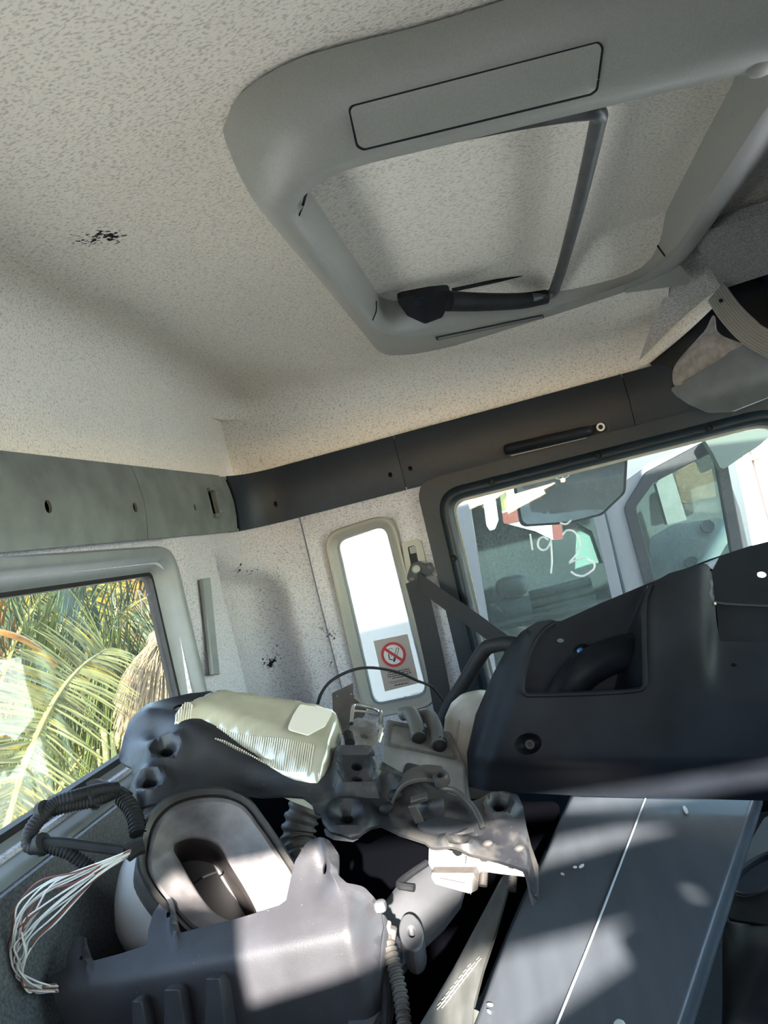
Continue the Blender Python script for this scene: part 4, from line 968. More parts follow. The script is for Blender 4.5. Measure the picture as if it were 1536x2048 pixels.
# --- black tubular handle and pale housing behind it
solo('tubular_handle', tube([W(870, 1560, 1.20), W(882, 1470, 1.18), W(896, 1420, 1.17), (W(935, 1355, 1.16)), W(966, 1304, 1.15), W(984, 1291, 1.14), W(1020, 1287, 1.12), W(1070, 1300, 1.10)], .0115, 14, 7), rub, 'black bent tube handle rising beside the large black cover', 'handle')
sh = thing('seat_shell', 'beige rounded seat shell just left of the large black cover', 'seat shell', W(925, 1540, 1.10))
mk('shell', *blob(W(962, 1488, 1.10), [(.052, 0, 0), (0, .07, 0), (.004, 0, .074)], 20, 0, 2.6), pl_beige, sh)
mk('shell_seam', *tube([W(918, 1440, 1.03), W(912, 1490, 1.03), W(918, 1530, 1.03)], .0015, 6, 5), pl_bezel, sh)

# --- long scuffed panel below it
lpn = plane3((1130, 1597, .955), (1515, 1605, .955), (1000, 1990, .63))
lg = thing('long_panel', 'long slate grey plastic panel with a pale groove, running down under the black cover', 'panel', lpn.hit(1150, 2040))
def h_lp(a, b):
    d1 = linedist(a, b, (1515, 1600), (1370, 2048)); d2 = linedist(a, b, (1132, 1590), (955, 1995))
    e = -.010 * (1 - sstep(0, 22, d1)) ** 2 if d1 > 0 else -.010
    e -= .006 * (1 - sstep(0, 30, -d2)) if d2 < 0 else .006
    g = linedist(a, b, (1290, 1600), (1115, 2048)); e += .0012 * sstep(-3, 3, g)
    return e
Le = cat_rom([(1140, 1575), (1092, 1682), (1000, 1884), (953, 2004), (905, 2120), (870, 2200)], 6); Re = cat_rom([(1526, 1575), (1478, 1722), (1436, 1852), (1372, 2048), (1345, 2120), (1315, 2200)], 6)
ss_ = [0, .004, .010, .018, .03, .05] + [.05 + .9 * k / 14 for k in range(1, 15)] + [.962, .972, .982, .990, .996, 1]
def pan(h0): return [[lpn.hit(*(l + (r - l) * s), h0 + (-.012 * (1 - sstep(0, .05, s)) ** 2 - .016 * sstep(.955, 1.0, s) ** 2)) for s in ss_] for l, r in zip(Le, Re)]
A_, B_ = pan(0), pan(-.006)
mk('panel_skin', *loft([u + d[::-1] for u, d in zip(A_, B_)]), pl_panel, lg, smooth=60)
mk('pale_groove', *tube([lpn.hit(1296, 1585, .0012), lpn.hit(1208, 1816, .0012), lpn.hit(1090, 2110, .0012)], .0011, 6, 3), pl_groove, lg)
mk('end_flap', *slab(lpn.off(-.004), rnd([(945, 2016), (985, 2036), (1010, 2090), (980, 2190), (900, 2190)], 6), th=.005), pl_olive, lg, bev=.001)
for k, (a, b, r, rot) in enumerate([(1371, 1619, 9, 60), (1163, 1731, 6, -30), (1150, 1733, 4, 0), (1125, 1747, 4, 20), (980, 2008, 6, 10), (978, 2022, 5, 40)]):
    solo('paint_flake', slab(lpn.off(.0022 + h_lp(a, b)), [(a + x, b + y) for x, y in ell(0, 0, r, r * .42, rot, 8)], th=.0012), paper_w,
         ['largest pale paint flake high on the long panel', 'pale curled flake left of the groove on the long panel', 'small flake beside the curled one on the long panel', 'tiny flake near the left edge of the long panel', 'white flake on the lower left corner of the long panel', 'lowest white flake at the long panel corner'][k], 'flake', 'paint flakes on the long panel')
wb_ = solo('white_cap', blob(lpn.hit(1240, 2060, .003), [(.005, 0, 0), (0, .005, 0), (0, 0, .005)], 12), pl_white, 'small white cap at the bottom edge on the long panel', 'cap')
# --- grey profile left of it
ppn = plane3((1008, 1748, .86), (1060, 1748, .86), (880, 2040, .60))
pr = thing('grey_profile', 'narrow dull grey plastic profile lying left of the long panel', 'profile', ppn.hit(880, 2060))
mk('face', *slab(ppn, rnd([(1003, 1735), (1040, 1720), (1020, 1760), (992, 1860), (968, 1930), (948, 2006), (942, 2090), (920, 2190), (720, 2190), (816, 2060), (905, 1915)], 6), th=.006, step=18, h=lambda a, b: -.010 * (1 - sstep(0, 26, -linedist(a, b, (1008, 1735), (816, 2060)))) if linedist(a, b, (1008, 1735), (816, 2060)) < 0 else -.010), pl_olive, pr, smooth=50, bev=.001)
em = []
for r in range(9):
    for c in range(2):
        x, y = 962 - r * 8.5 - c * 18, 1918 + r * 11 + c * 14
        if c == 1 and r > 7: continue
        em.append(tube([ppn.hit(x, y, .0006), ppn.hit(x - 10, y + 11, .0006)] , .0005, 5, 0))
        em.append(tube([ppn.hit(x - 3, y - 3, .0006), ppn.hit(x - 9, y + 3, .0006)], .0004, 5, 0))
mk('embossed_marks', *join(*em), pl_bezel, pr, kind='stuff')

# --- dark things in the lower right corner
rc = thing('wheel_arch_liner', 'black curved liner with an oval opening at the lower right edge', 'liner', W(1500, 1900, .80))
prc = plane3((1440, 1760, .90), (1536, 1700, .94), (1440, 2000, .68))
mk('liner', *slab(prc, rnd([(1476, 1730), (1530, 1632), (1720, 1620), (1720, 1960), (1600, 1860), (1452, 1845)], 20), [ell(1538, 1762, 74, 34, -28, 20)], th=.006, step=20, h=lambda a, b: .012 * gau(a, b, 1538, 1762, 110, 60, -28)), rub, rc, smooth=50, bev=.002)
mk('opening_lip', *tube([prc.hit(a, b, .010) for a, b in ell(1538, 1762, 74, 34, -28, 20)], .0016, 6, 3, closed=True), pl_slate, rc)
bag = thing('black_sack', 'crumpled black plastic sack at the lower right corner', 'sack', W(1490, 2040, .66))
sackm = material('black_sack_film', (.009, .009, .011), .55, bump=.25, bscale=26, spec=.2)
bf = plane3((1420, 1900, .74), (1536, 1830, .78), (1420, 2048, .64))
mk('sack_fold', *slab(bf, rnd([(1445, 1840), (1560, 1815), (1720, 1850), (1720, 2190), (1380, 2190), (1400, 2040), (1425, 1930)], 16), th=.004, step=14, h=lambda a, b: .008 * math.sin(a * .022 + b * .012) + .005 * math.sin(b * .025 - a * .018) + .0015 * math.sin(a * .06 + b * .05) - .05 * sstep(1460, 1380, a)), sackm, bag, smooth=60)

# --- added near black sheet, the gap's deep shade put into its colour
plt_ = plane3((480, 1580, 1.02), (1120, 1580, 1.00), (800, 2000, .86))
solo('gap_shade_sheet', slab(plt_, rnd([(400, 1560), (640, 1600), (760, 1612), (950, 1598), (1120, 1604), (1118, 1640), (1060, 1760), (960, 1990), (700, 2150), (500, 2000)], 20), th=.006, step=40, h=lambda a, b: .006 * math.sin(a * .02) * math.sin(b * .018)), material('gap_shade_black', (.0005, .0006, .0012), .8, spec=.02), 'blue black sheet added as deep shade in the gap below the lamp bracket', 'sheet', smooth=50)
# --- headlamp bracket
kp = plane3((232, 1500, .80), (1050, 1640, .78), (600, 1390, .90))
bk = thing('lamp_bracket', 'long dirty black lamp bracket with bolt holes lying across the pile', 'bracket', kp.hit(620, 1660))
ko = [(226, 1482, 14), (238, 1438, 20), (258, 1396, 20), (322, 1364, 20), (372, 1352, 20), (412, 1349, 6), (424, 1356, 4), (410, 1364, 4), (352, 1390, 10), (345, 1424, 8), (372, 1429, 10), (402, 1426, 16), (438, 1442, 14), (453, 1472, 8), (490, 1492, 10), (560, 1512, 20), (640, 1521, 12), (662, 1514, 8), (676, 1497, 10), (700, 1494, 8), (736, 1500, 8), (748, 1514, 8), (800, 1544, 10), (880, 1580, 20), (944, 1602, 14), (980, 1594, 10), (1034, 1588, 6), (1046, 1614, 8), (1060, 1690, 8), (1076, 1730, 10), (1078, 1770, 0), (1062, 1762, 8), (1056, 1740, 10), (1000, 1722, 10), (930, 1706, 10), (862, 1694, 6), (850, 1684, 8), (800, 1668, 10), (762, 1650, 8), (744, 1656, 8), (718, 1672, 8), (700, 1676, 8), (660, 1666, 10), (646, 1650, 6), (642, 1634, 6), (630, 1626, 6), (624, 1606, 8), (606, 1590, 8), (560, 1582, 12), (520, 1588, 12), (470, 1582, 12), (400, 1576, 12), (350, 1592, 10), (320, 1606, 10), (290, 1610, 6), (236, 1596, 6), (240, 1574, 6), (262, 1540, 14), (256, 1510, 12)]
kh = [ell(333, 1502, 14, 8, 0), ell(298, 1563, 16, 10, 0), ell(714, 1539, 12, 8, 10), ell(714, 1563, 12, 5, 5), ell(694, 1633, 13, 9, 5), ell(916, 1680, 10, 7, 20), ell(998, 1612, 12, 8, 10), ell(918, 1614, 1.5, 1.5)][:7]
ridge = [(330, 1420), (440, 1530), (560, 1550), (690, 1580), (800, 1600)]
def h_k(a, b):
    e = 0
    for (x, y, r) in ((333, 1502, 38), (298, 1563, 40), (694, 1633, 48), (916, 1680, 34), (998, 1612, 34)):
        q = math.hypot((a - x), (b - y) * 1.5) / r; e += .008 * math.exp(-((q - .85) / .35) ** 2) - .006 * math.exp(-(q / .55) ** 2)
    # raised cup with two holes
    q = max(abs(a - 712 - (b - 1540) * .1) / 42, abs(b - 1544) / 44); e += .014 * (1 - sstep(.80, 1.15, q)) - .010 * (1 - sstep(.62, .85, q))
    e -= .030 * sstep(300, 228, a)                                    # left end rolls over
    e -= .030 * (1 - sstep(0, 70, b - (1356 + max(0, a - 320) * .05))) * sstep(480, 400, a)
    e += .016 * gau(a, b, 395, 1470, 70, 36, 18) - .014 * gau(a, b, 300, 1455, 40, 22, 20)
    e -= .016 * gau(a, b, 520, 1555, 90, 26, 8)
    e -= .030 * gau(a, b, 905, 1650, 70, 18, 12) * .6
    e += .012 * gau(a, b, 800, 1570, 60, 14, 28)
    e -= .020 * sstep(1050, 1075, a)
    return e
def kst(x, y, r, d, s): q = kp.hit(x, y) - ORG[bk.name]; return (q.x, q.y, q.z, r, d, s)
bk_m = material('dirty_bracket_plate', (.026, .027, .030), .46, noise=1, col2=(.007, .008, .011), nscale=14, bump=.08, bscale=300, speck=.04, speck_col=(.1, .095, .09), spec=.28,
    stains=[kst(900, 1640, .30, 1.0, 30), kst(236, 1490, .07, .9, 40), kst(730, 1560, .10, .7, 60)], stain_col=(.048, .046, .043))
mk('bracket_plate', *slab(kp, rnd(ko, 8, 4), kh, th=.004, step=9, h=h_k), bk_m, bk, smooth=60, bev=.001)
for q in ((333, 1502, 14, 8, 0), (298, 1563, 16, 10, 0), (714, 1539, 12, 8, 10), (714, 1563, 12, 5, 5), (694, 1633, 13, 9, 5), (916, 1680, 10, 7, 20), (998, 1612, 12, 8, 10)):
    f = lambda s, h: [kp.hit(a, b, h_k(a, b) + h) for a, b in ell(q[0], q[1], q[2] * s, q[3] * s, q[4], 18)]
    mk('bolt_sleeve', *loft([f(1.15, -.0045), f(1.0, -.003), f(.97, -.012), f(.9, -.024)], False, True), rub, bk, smooth=50)
# downturned tip and rim at the right end
mk('end_flange', *slab(plane3((1060, 1700, .78), (1078, 1760, .775), (1072, 1840, .74)), rnd([(1050, 1640), (1062, 1690), (1077, 1732), (1078, 1790), (1073, 1842), (1066, 1800), (1058, 1762), (1052, 1740), (1064, 1728)], 4), th=.003), mt_brk, bk, bev=.0008)
mk('spike', *slab(planen((1062, 1790, .77), (-.3, -1, .1)), [(1050, 1742), (1062, 1760), (1072, 1838)], th=.002), mt_brk, bk)
pb2 = planen((950, 1730, .765), (.05, -.9, .42))
mk('mount_plate', *slab(pb2, rnd([(858, 1690), (930, 1708), (1040, 1728), (1068, 1756), (1000, 1748), (960, 1742), (955, 1780), (940, 1787), (872, 1768), (864, 1755), (866, 1742), (857, 1728)], 7), th=.004, step=12, h=lambda a, b: .006 * sstep(1738, 1746, b) * (1 - sstep(948, 956, a))), mt_brk, bk, smooth=50, bev=.001)
mk('mount_block', *slab(pb2.off(.012), rnd([(888, 1702), (932, 1712), (930, 1728), (888, 1720)], 4), th=.010), mt_brk, bk, bev=.002)
mk('mount_slot', *slab(pb2.off(.0085), rnd([(876, 1750), (934, 1762), (932, 1769), (876, 1757)], 2), th=.003), pl_lgrey, bk)
mk('slot_line', *slab(pb2.off(.0088), [(880, 1755), (930, 1765), (930, 1767), (880, 1757)], th=.002), rub, bk)
for (a, b) in ((968, 1758), (1026, 1768)):
    p = W(a, b - 18, .785); q = W(a - 2, b + 14, .775); mk('stud', *corr([p, p.lerp(q, .5), q], .0042, .0022, 10, .10), mt_brk, bk)
for (a, b) in ((970, 1716), (1026, 1730), (975, 1687), (1038, 1698)): mk('rivet', *blob(kp.hit(a, b, h_k(a, b) + .001) if b < 1700 else pb2.hit(a, b, .002), [(.0055, 0, 0), (0, .004, 0), (0, 0, .0035)], 12), mt_brk, bk)
mk('thin_blade', *slab(planen((950, 1770, .77), (.2, -1, .3)), [(942, 1738), (962, 1736), (958, 1752), (941, 1790)], th=.0015), pl_lgrey, bk)
# spout shaped lug standing on the bracket
lug = [kp.hit(776, 1632, .004), kp.hit(786, 1608, .010), kp.hit(806, 1596, .022), kp.hit(840, 1592, .028), kp.hit(878, 1592, .026)]
mk('raised_lug', *loft([[p, p + Vector((.002, .030, .004)), p + Vector((.002, .031, -.002)), p + Vector((0, .001, -.005))] for p in [Vector(v) for v in cat_rom(lug, 5)]]), mt_brk, bk, smooth=50, bev=.001)
mk('lug_eye', *ringpts(kp.hit(880, 1591, .030), (0, -.45, 1), [(.0035, -.004), (.0038, .002), (.0070, .003), (.0085, 0), (.0085, -.008)], 18), mt_brk, bk)
mk('lug_front', *slab(planen((860, 1615, .775), (0, -1, .3)), rnd([(838, 1600), (888, 1596), (890, 1632), (872, 1642), (845, 1636), (832, 1616)], 8), th=.004, step=8, h=lambda a, b: .008 * gau(a, b, 862, 1612, 22, 14)), pl_brk, bk, smooth=60, bev=.001)
mk('lug_pin', *obox(kp.hit(832, 1640, .010), (1, 0, 0), (-.1, -.3, 1), (0, -1, 0), .009, .022, .006), mt_brk, bk, bev=.0012)
mk('pin_cap', *obox(kp.hit(838, 1618, .016), (1, 0, .1), (0, -.5, .9), (0, -1, -.4), .018, .006, .008), mt_brk, bk, bev=.0012)
mk('spout_rim', *tube([kp.hit(880, 1602, .020), kp.hit(910, 1600, .014), kp.hit(940, 1620, .010), kp.hit(956, 1640, .006), kp.hit(966, 1660, .003)], .0030, 8, 6), mt_brk, bk)
mk('spout_shade', *slab(kp.off(.002), rnd([(830, 1648), (880, 1632), (950, 1650), (900, 1668), (850, 1664)], 8), th=.003), pl_brk, bk)
for (a, b) in ((790, 1598), (773, 1624)): mk('rubber_stop', *blob(kp.hit(a, b, .006), [(.008, 0, 0), (0, .006, 0), (0, 0, .006)], 12), rub, bk)
# under side: boxes and clip
pu = planen((270, 1610, .79), (0, -1, .1))
mk('left_socket', *slab(pu, rnd([(232, 1594), (292, 1604), (312, 1602), (306, 1622), (292, 1630), (262, 1624), (228, 1612)], 4), [rnd([(238, 1602), (262, 1606), (262, 1618), (236, 1612)], 2), rnd([(272, 1608), (294, 1612), (290, 1624), (272, 1620)], 2)], th=.02), pl_brk, bk, bev=.001)
pk2 = planen((690, 1672, .77), (0, -1, .2))
mk('lower_clip', *slab(pk2, rnd([(646, 1656), (664, 1660), (704, 1670), (720, 1668), (718, 1678), (706, 1684), (668, 1680), (652, 1672)], 4), th=.016), pl_brk, bk, bev=.002)
mk('clip_pad', *slab(pk2.off(.002), rnd([(668, 1664), (702, 1670), (700, 1680), (668, 1676)], 2), th=.004), mt_brk, bk, bev=.001)
# --- headlamp
hp = plane3((345, 1412, .835), (650, 1505, .808), (520, 1375, .925)).off(.005)
hl = thing('headlamp', 'yellowed clear plastic headlamp lens lying on the long bracket', 'lamp', hp.hit(520, 1500))
h_o = rnd([(343, 1414, 10), (352, 1396, 10), (404, 1374, 14), (436, 1362, 10), (456, 1362, 8), (560, 1380, 0), (650, 1399, 10), (686, 1413, 14), (688, 1440, 10), (664, 1508, 18), (645, 1516, 10), (600, 1500, 0), (540, 1476, 0), (455, 1442, 10), (400, 1424, 10), (350, 1424, 10)], 10, 5)
def h_h(a, b):
    d = float(pdist(h_o, np.array([a]), np.array([b]))[0])
    low = linedist(a, b, (345, 1412), (655, 1505))
    return -.022 * (1 - sstep(0, 22, d)) ** 2 - .012 * sstep(-16, 2, low) + .004 * gau(a, b, 600, 1430, 80, 40)
mk('lens', *slab(hp, h_o, th=.030, step=9, h=h_h), lens_m, hl, smooth=60)
rb_ = []
for k in range(62):
    if 6 < k < 18: continue
    t = k / 61; a, b = 358 + t * 270, 1405 + t * 88 + 6 * math.sin(3.1 * t)
    rb_.append(tube([hp.hit(a, b - 7, h_h(a, b - 7) + .0006), hp.hit(a - 2, b + 1, h_h(a - 2, b + 1) + .0006), hp.hit(a - 3, b + 9, h_h(a - 3, b + 9) + .0006)], .0011, 5, 0))
mk('lens_ribs', *join(*rb_), rib_m, hl, kind='stuff')
mk('reflector', *slab(hp.off(.0065), rnd([(586, 1430), (600, 1408), (668, 1420), (650, 1452), (616, 1470), (574, 1458)], 8), th=.001), material('pale_reflector', (.85, .80, .68), .25), hl)
mk('lamp_housing', *slab(hp.off(-.034), [(515 + (a - 515) * .94, 1434 + (b - 1434) * .86 + 14) for a, b in h_o], th=.02), pl_dark, hl, bev=.004)
# --- hinge catch beside the lamp
cp = plane3((700, 1495, .85), (760, 1500, .85), (715, 1432, .93))
ct = thing('metal_catch', 'worn metal catch with a wire loop between headlamp and ribbed box', 'catch', cp.hit(720, 1505))
mk('catch_plate', *slab(cp, rnd([(704, 1442), (716, 1436), (752, 1444), (756, 1476), (742, 1504), (700, 1494), (688, 1486)], 6), [ell(728, 1473, 9, 4, 15)], th=.006, step=9, h=lambda a, b: .004 * gau(a, b, 722, 1450, 18, 10)), material('worn_catch_metal', (.17, .17, .165), .4, noise=.35, nscale=60), ct, smooth=50, bev=.0012)
mk('wire_loop', *tube([cp.hit(a, b, .012) for a, b in [(703, 1466), (706, 1434), (714, 1428), (738, 1432), (756, 1438), (762, 1446), (762, 1472)]], .0026, 8, 5), mt_chrome, ct)
mk('loop_cross', *tube([cp.hit(706, 1440, .012), cp.hit(730, 1443, .013), cp.hit(758, 1447, .012)], .0018, 8, 4), mt_chrome, ct)
for k in range(4): mk('spring_coil', *tube([cp.hit(757 + (k % 2) * 4, 1452 + 10 * k, .006), cp.hit(763, 1456 + 10 * k, .012), cp.hit(758, 1461 + 10 * k, .004)], .0022, 6, 4), mt_zinc, ct)
mk('pivot_sleeve', *tube([cp.hit(696, 1478, .006), cp.hit(700, 1496, .006)], .006, 10, 0), rub, ct)
# --- ribbed corner box
q0, q1, q2, q3 = W(772, 1436, 1.06), W(902, 1462, 1.05), W(932, 1530, .98), W(764, 1494, .985)
f2, f3 = W(932, 1640, .955), W(758, 1600, .96)
bx = thing('ribbed_box', 'small grey plastic box with two raised ribs right of the headlamp', 'box', W(850, 1640, .98))
dn_ = Vector((0, 0, -.16)); bkv = Vector((0, .0, -.15))
mk('box_body', *loft([[q3, q2, q1, q0], [f3, f2, q1 + bkv, q0 + bkv]]), material('box_grey_plastic', (.19, .19, .185), .5, noise=.2, nscale=30), bx, bev=.004, bseg=3)
tpl = Plane(q3, (q2 - q3).cross(q0 - q3))
mk('box_top_border', *slab(tpl.off(.0015), rnd([(780, 1444), (893, 1467), (918, 1520), (775, 1490)], 6), [rnd([(786, 1449), (889, 1470), (910, 1514), (781, 1486)], 5)], th=.002), pl_olive, bx)
for k, pts in enumerate(([(806, 1432), (818, 1441), (829, 1462), (836, 1486)], [(842, 1438), (856, 1448), (868, 1472), (877, 1502)])):
    hs_ = (.004, .012, .013, .008)
    rbm = mk('rib', *tube([tpl.hit(a, b, h) for (a, b), h in zip(pts, hs_)], .0105, 12, 6), pl_olive, bx)
    mk('rib_end', *blob(tpl.hit(pts[3][0], pts[3][1] - 4, .008), [(.0112, 0, 0), (0, .0112, 0), (0, 0, .0112)], 12), rub, rbm)
mk('front_pocket', *slab(Plane(f3, (f2 - f3).cross(q3 - f3)).off(.0015), rnd([(800, 1560), (812, 1524), (880, 1540), (886, 1590), (860, 1600)], 10), th=.004), pl_dark, bx, bev=.001)
# --- triangular metal plate and thin cable
pt_ = planen((700, 1410, 1.02), (.2, -1, .2))
tp = thing('triangular_plate', 'rusty dark triangular metal plate standing behind the headlamp', 'plate', pt_.hit(700, 1450))
mk('plate', *slab(pt_, rnd([(664, 1386), (706, 1366), (707, 1390), (733, 1412), (737, 1425), (728, 1432), (700, 1470), (668, 1470)], 2), [ell(674, 1392, 1.3, 1.3), ell(702, 1388, 1.3, 1.3)], th=.003), material('rusty_dark_metal', (.045, .038, .034), .6, noise=.3, nscale=60), tp, bev=.0006)
mk('bent_edge', *tube([pt_.hit(709, 1394, .002), pt_.hit(728, 1410, .003), pt_.hit(735, 1418, .003), pt_.hit(732, 1430, .002)], .0016, 6, 4), mt_zinc, tp)
solo('thin_cable', tube([W(634, 1412, 1.05), W(642, 1388, 1.06), W(660, 1364, 1.09), W(690, 1346, 1.13), W(724, 1336, 1.17), W(760, 1337, 1.20), W(800, 1346, 1.24), W(836, 1362, 1.28), W(866, 1376, 1.32), W(900, 1420, 1.34)], .0024, 8, 8), rub, 'thin black cable arching in front of the narrow window', 'cable')

# --- air duct elbow
dp = plane3((400, 1578, .765), (600, 1760, .75), (360, 1860, .69))
du = thing('air_duct', 'grimy air duct elbow with an oval mouth and milky white body', 'air duct', dp.hit(380, 1960))
R1 = cat_rom([(274, 1735), (276, 1690), (290, 1636), (326, 1596), (382, 1575), (446, 1572), (494, 1590), (530, 1634), (570, 1692), (610, 1756), (628, 1810), (600, 1862), (520, 1890), (440, 1892), (380, 1874), (330, 1820), (296, 1778)], 4, True)
cD = np.array([440, 1745.])
def shrink(R, f, dx=0, dy=0): return [(cD[0] + (a - cD[0]) * f + dx, cD[1] + (b - cD[1]) * f + dy) for a, b in R]
R2 = shrink(R1, .90); R3 = shrink(R1, .82)
op = cat_rom([(344, 1690), (352, 1676), (384, 1667), (418, 1672), (440, 1686), (456, 1714), (472, 1740), (488, 1766), (504, 1795), (516, 1822), (514, 1840), (500, 1848), (470, 1846), (430, 1822), (400, 1785), (378, 1750), (360, 1718)], 4, True)
R4 = op
ra = lambda R, h: [dp.hit(a, b, h) for a, b in R]
def match(R, n=68):
    A = np.array(list(R) + [R[0]]); s = np.cumsum([0] + [np.hypot(*(A[i + 1] - A[i])) for i in range(len(A) - 1)])
    return [(np.interp(t, s, A[:, 0]), np.interp(t, s, A[:, 1])) for t in np.linspace(0, s[-1], n, endpoint=False)]
R1, R2, R3, R4 = match(R1), match(R2), match(R3), match(R4)
R15 = shrink(R1, .955)
mk('rubber_collar', *loft([ra(shrink(R1, 1.01), -.045), ra(R1, -.030), ra(R1, -.004), ra(R15, .003), ra(R2, -.001), ra(R2, -.012), ra(shrink(R1, .86), -.012), ra(shrink(R1, .855), -.03)], False, False), rub_collar, du, smooth=50)
R35 = [((a * .45 + c * .55), (b * .45 + d * .55)) for (a, b), (c, d) in zip(R3, R4)]
R38 = [((a * .12 + c * .88), (b * .12 + d * .88)) for (a, b), (c, d) in zip(R3, R4)]
mk('duct_mouth', *loft([ra(shrink(R1, .875), -.020), ra(shrink(R1, .87), -.005), ra(R3, -.003), ra(R35, -.014), ra(R38, -.020), ra(R4, -.024), ra(R4, -.030)], False, False), duct_in, du, smooth=40)
mk('duct_throat', *loft([ra(R4, -.028), ra([(a - 2, b + 3) for a, b in R4], -.075), ra([(a - 4, b + 6) for a, b in R4], -.14)], False, True), material('dark_duct_throat', (.045, .038, .036), .5, noise=.3, nscale=20), du, smooth=50)
mk('inner_vane', *tube([dp.hit(370, 1765, -.05), dp.hit(400, 1735, -.07), dp.hit(432, 1720, -.075)], .0012, 6, 3), rub, du)
def bodyring(f, h, dx, dy): return [dp.hit(cD[0] + (a - cD[0]) * f + dx, cD[1] + (b - cD[1]) * f + dy, h) for a, b in R1]
mk('sleeve', *loft([bodyring(1.0, -.040, 0, 0), bodyring(1.03, -.050, -6, 6), bodyring(1.04, -.075, -14, 20), bodyring(1.0, -.080, -16, 24)], False, False), rub_dusty, du, smooth=50)
mk('elbow_body', *loft([bodyring(.98, -.070, -16, 22), bodyring(1.05, -.085, -34, 40), bodyring(1.12, -.11, -50, 66), bodyring(1.12, -.14, -56, 100), bodyring(1.0, -.18, -46, 140), bodyring(.7, -.20, -30, 160)], False, True), pl_white, du, smooth=60)
# --- black corrugated boot behind
bo = solo('rubber_boot', corr([W(618, 1600, .90), W(602, 1640, .89), W(596, 1680, .88), W(604, 1730, .86)], .020, .010, 16, .09), rub_dusty, 'dusty corrugated rubber boot behind the air duct', 'boot', smooth=60)

# --- foreground cover with louvres
gp = plane3((110, 1945, .665), (740, 1760, .69), (470, 2040, .615))
fg = thing('louvred_cover', 'slate grey plastic cover with lugs and louvres in the foreground', 'cover', gp.hit(430, 2090))
go = [(103, 1952, 5), (132, 1936, 4), (134, 1912, 8), (142, 1888, 14), (158, 1872, 10), (172, 1874, 10), (180, 1896, 6), (184, 1922, 4), (240, 1907, 0), (294, 1890, 4), (296, 1860, 10), (306, 1826, 14), (326, 1796, 12), (342, 1792, 8), (352, 1812, 10), (358, 1866, 4), (470, 1838, 10), (556, 1812, 4), (572, 1800, 6), (580, 1762, 14), (590, 1722, 20), (612, 1684, 18), (636, 1672, 14), (660, 1682, 12), (676, 1706, 8), (678, 1752, 10), (694, 1766, 10), (722, 1764, 14), (742, 1784, 18), (747, 1826, 14), (734, 1890, 10), (720, 1945, 10), (708, 2048, 0), (690, 2190, 0), (110, 2190, 0), (108, 2060, 6), (104, 2000, 6)]
gh_ = [ell(162, 1916, 3, 5, 20), ell(337, 1828, 4, 8, 15), ell(644, 1728, 5, 12, 10)]
fold_ = lambda a: 1986 - (a - 120) * .205
def h_g(a, b):
    e = 0; q = b - fold_(a)
    e -= .020 * sstep(-2, -60, q) * 0
    e += -.00042 * (q / 2 + math.sqrt(q * q / 4 + 36))
    e -= .030 * sstep(690, 750, a) * (1 if b > 1780 else .6)
    for (x, y, r) in ((160, 1900, 22), (330, 1830, 26)): e += .008 * gau(a, b, x + r * .8, y, 6, 40, 0)
    e += .014 * gau(a, b, 662, 1725, 9, 46, -14) - .010 * gau(a, b, 636, 1740, 22, 50, 10)
    return e
mk('cover_face', *slab(gp, rnd(go, 8, 4), gh_, th=.004, step=9, h=h_g), pl_slate, fg, smooth=45, bev=.001)
for k, (xl, xr_, yt) in enumerate(((268, 290, 1980), (333, 367, 1959), (418, 449, 1938))):
    secs = []
    for i in range(9):
        t = i / 8; y = yt + 150 * t ** 1.3; l = xl - (y - yt) * .47 + (10 * (1 - min(1, t * 4)) ** 2); r = xr_ - (y - yt) * .20 - (8 * (1 - min(1, t * 4)) ** 2); hh = .030 * min(1, t * 4) + .001
        f = lambda a, h: gp.hit(a, y, h_g(a, y) + h)
        secs.append([f(l, -.001), f(l + (r - l) * .16, hh * .5), f(l + (r - l) * .30, hh * .72), f(r - 5, hh * .8), f(r, hh * .74), f(r + 2, -.001)])
    mk('louvre', *loft(secs), pl_slate, fg, smooth=40, bev=.0008)
mk('side_turn', *loft([[gp.hit(a, b, h_g(a, b) - .002), gp.hit(a + 4, b, h_g(a, b) - .004), gp.hit(a + 6, b + 10, -.09), gp.hit(a + 2, b + 10, -.09)] for a, b in [(744, 1800), (745, 1830), (733, 1890), (719, 1945), (706, 2048), (690, 2180)]]), pl_slate, fg, smooth=50)
mk('side_clip', *blob(gp.hit(748, 1794, -.02), [(.006, 0, 0), (0, .006, 0), (0, 0, .0055)], 12, 0, 3), pl_lgrey, fg)
# --- pale lamp housing piece with an ear
lp_ = plane3((780, 1830, .80), (900, 1790, .83), (790, 1960, .70))
lb = thing('pale_housing', 'pale grey plastic housing piece with an eared bolt hole below the bracket', 'housing', lp_.hit(800, 1970))
mk('housing_plate', *slab(lp_, rnd([(742, 1856), (764, 1822), (800, 1772), (852, 1734), (880, 1722), (930, 1764), (920, 1802), (886, 1846), (848, 1882), (806, 1932), (784, 1976), (740, 2060), (690, 2080), (712, 1960)], 10), th=.008, step=14, h=lambda a, b: .012 * gau(a, b, 812, 1800, 80, 26, -48)), pl_lgrey, lb, smooth=50, bev=.003)
eo = ell(822, 1863, 24, 38, -12, 22)
mk('ear', *slab(lp_.off(.020), eo, [ell(823, 1863, 7, 11, -10, 12)], th=.026), pl_lgrey, lb, bev=.003, bseg=3)
mk('ear_bore', *slab(lp_.off(.008), ell(823, 1863, 9, 13, -10, 12), th=.006), rub, lb)
mk('loop_arm', *tube([lp_.hit(856, 1742, .010), lp_.hit(826, 1766, .012), lp_.hit(804, 1788, .014), lp_.hit(806, 1796, .014), lp_.hit(832, 1800, .014)], .0042, 8, 6), rub, lb)
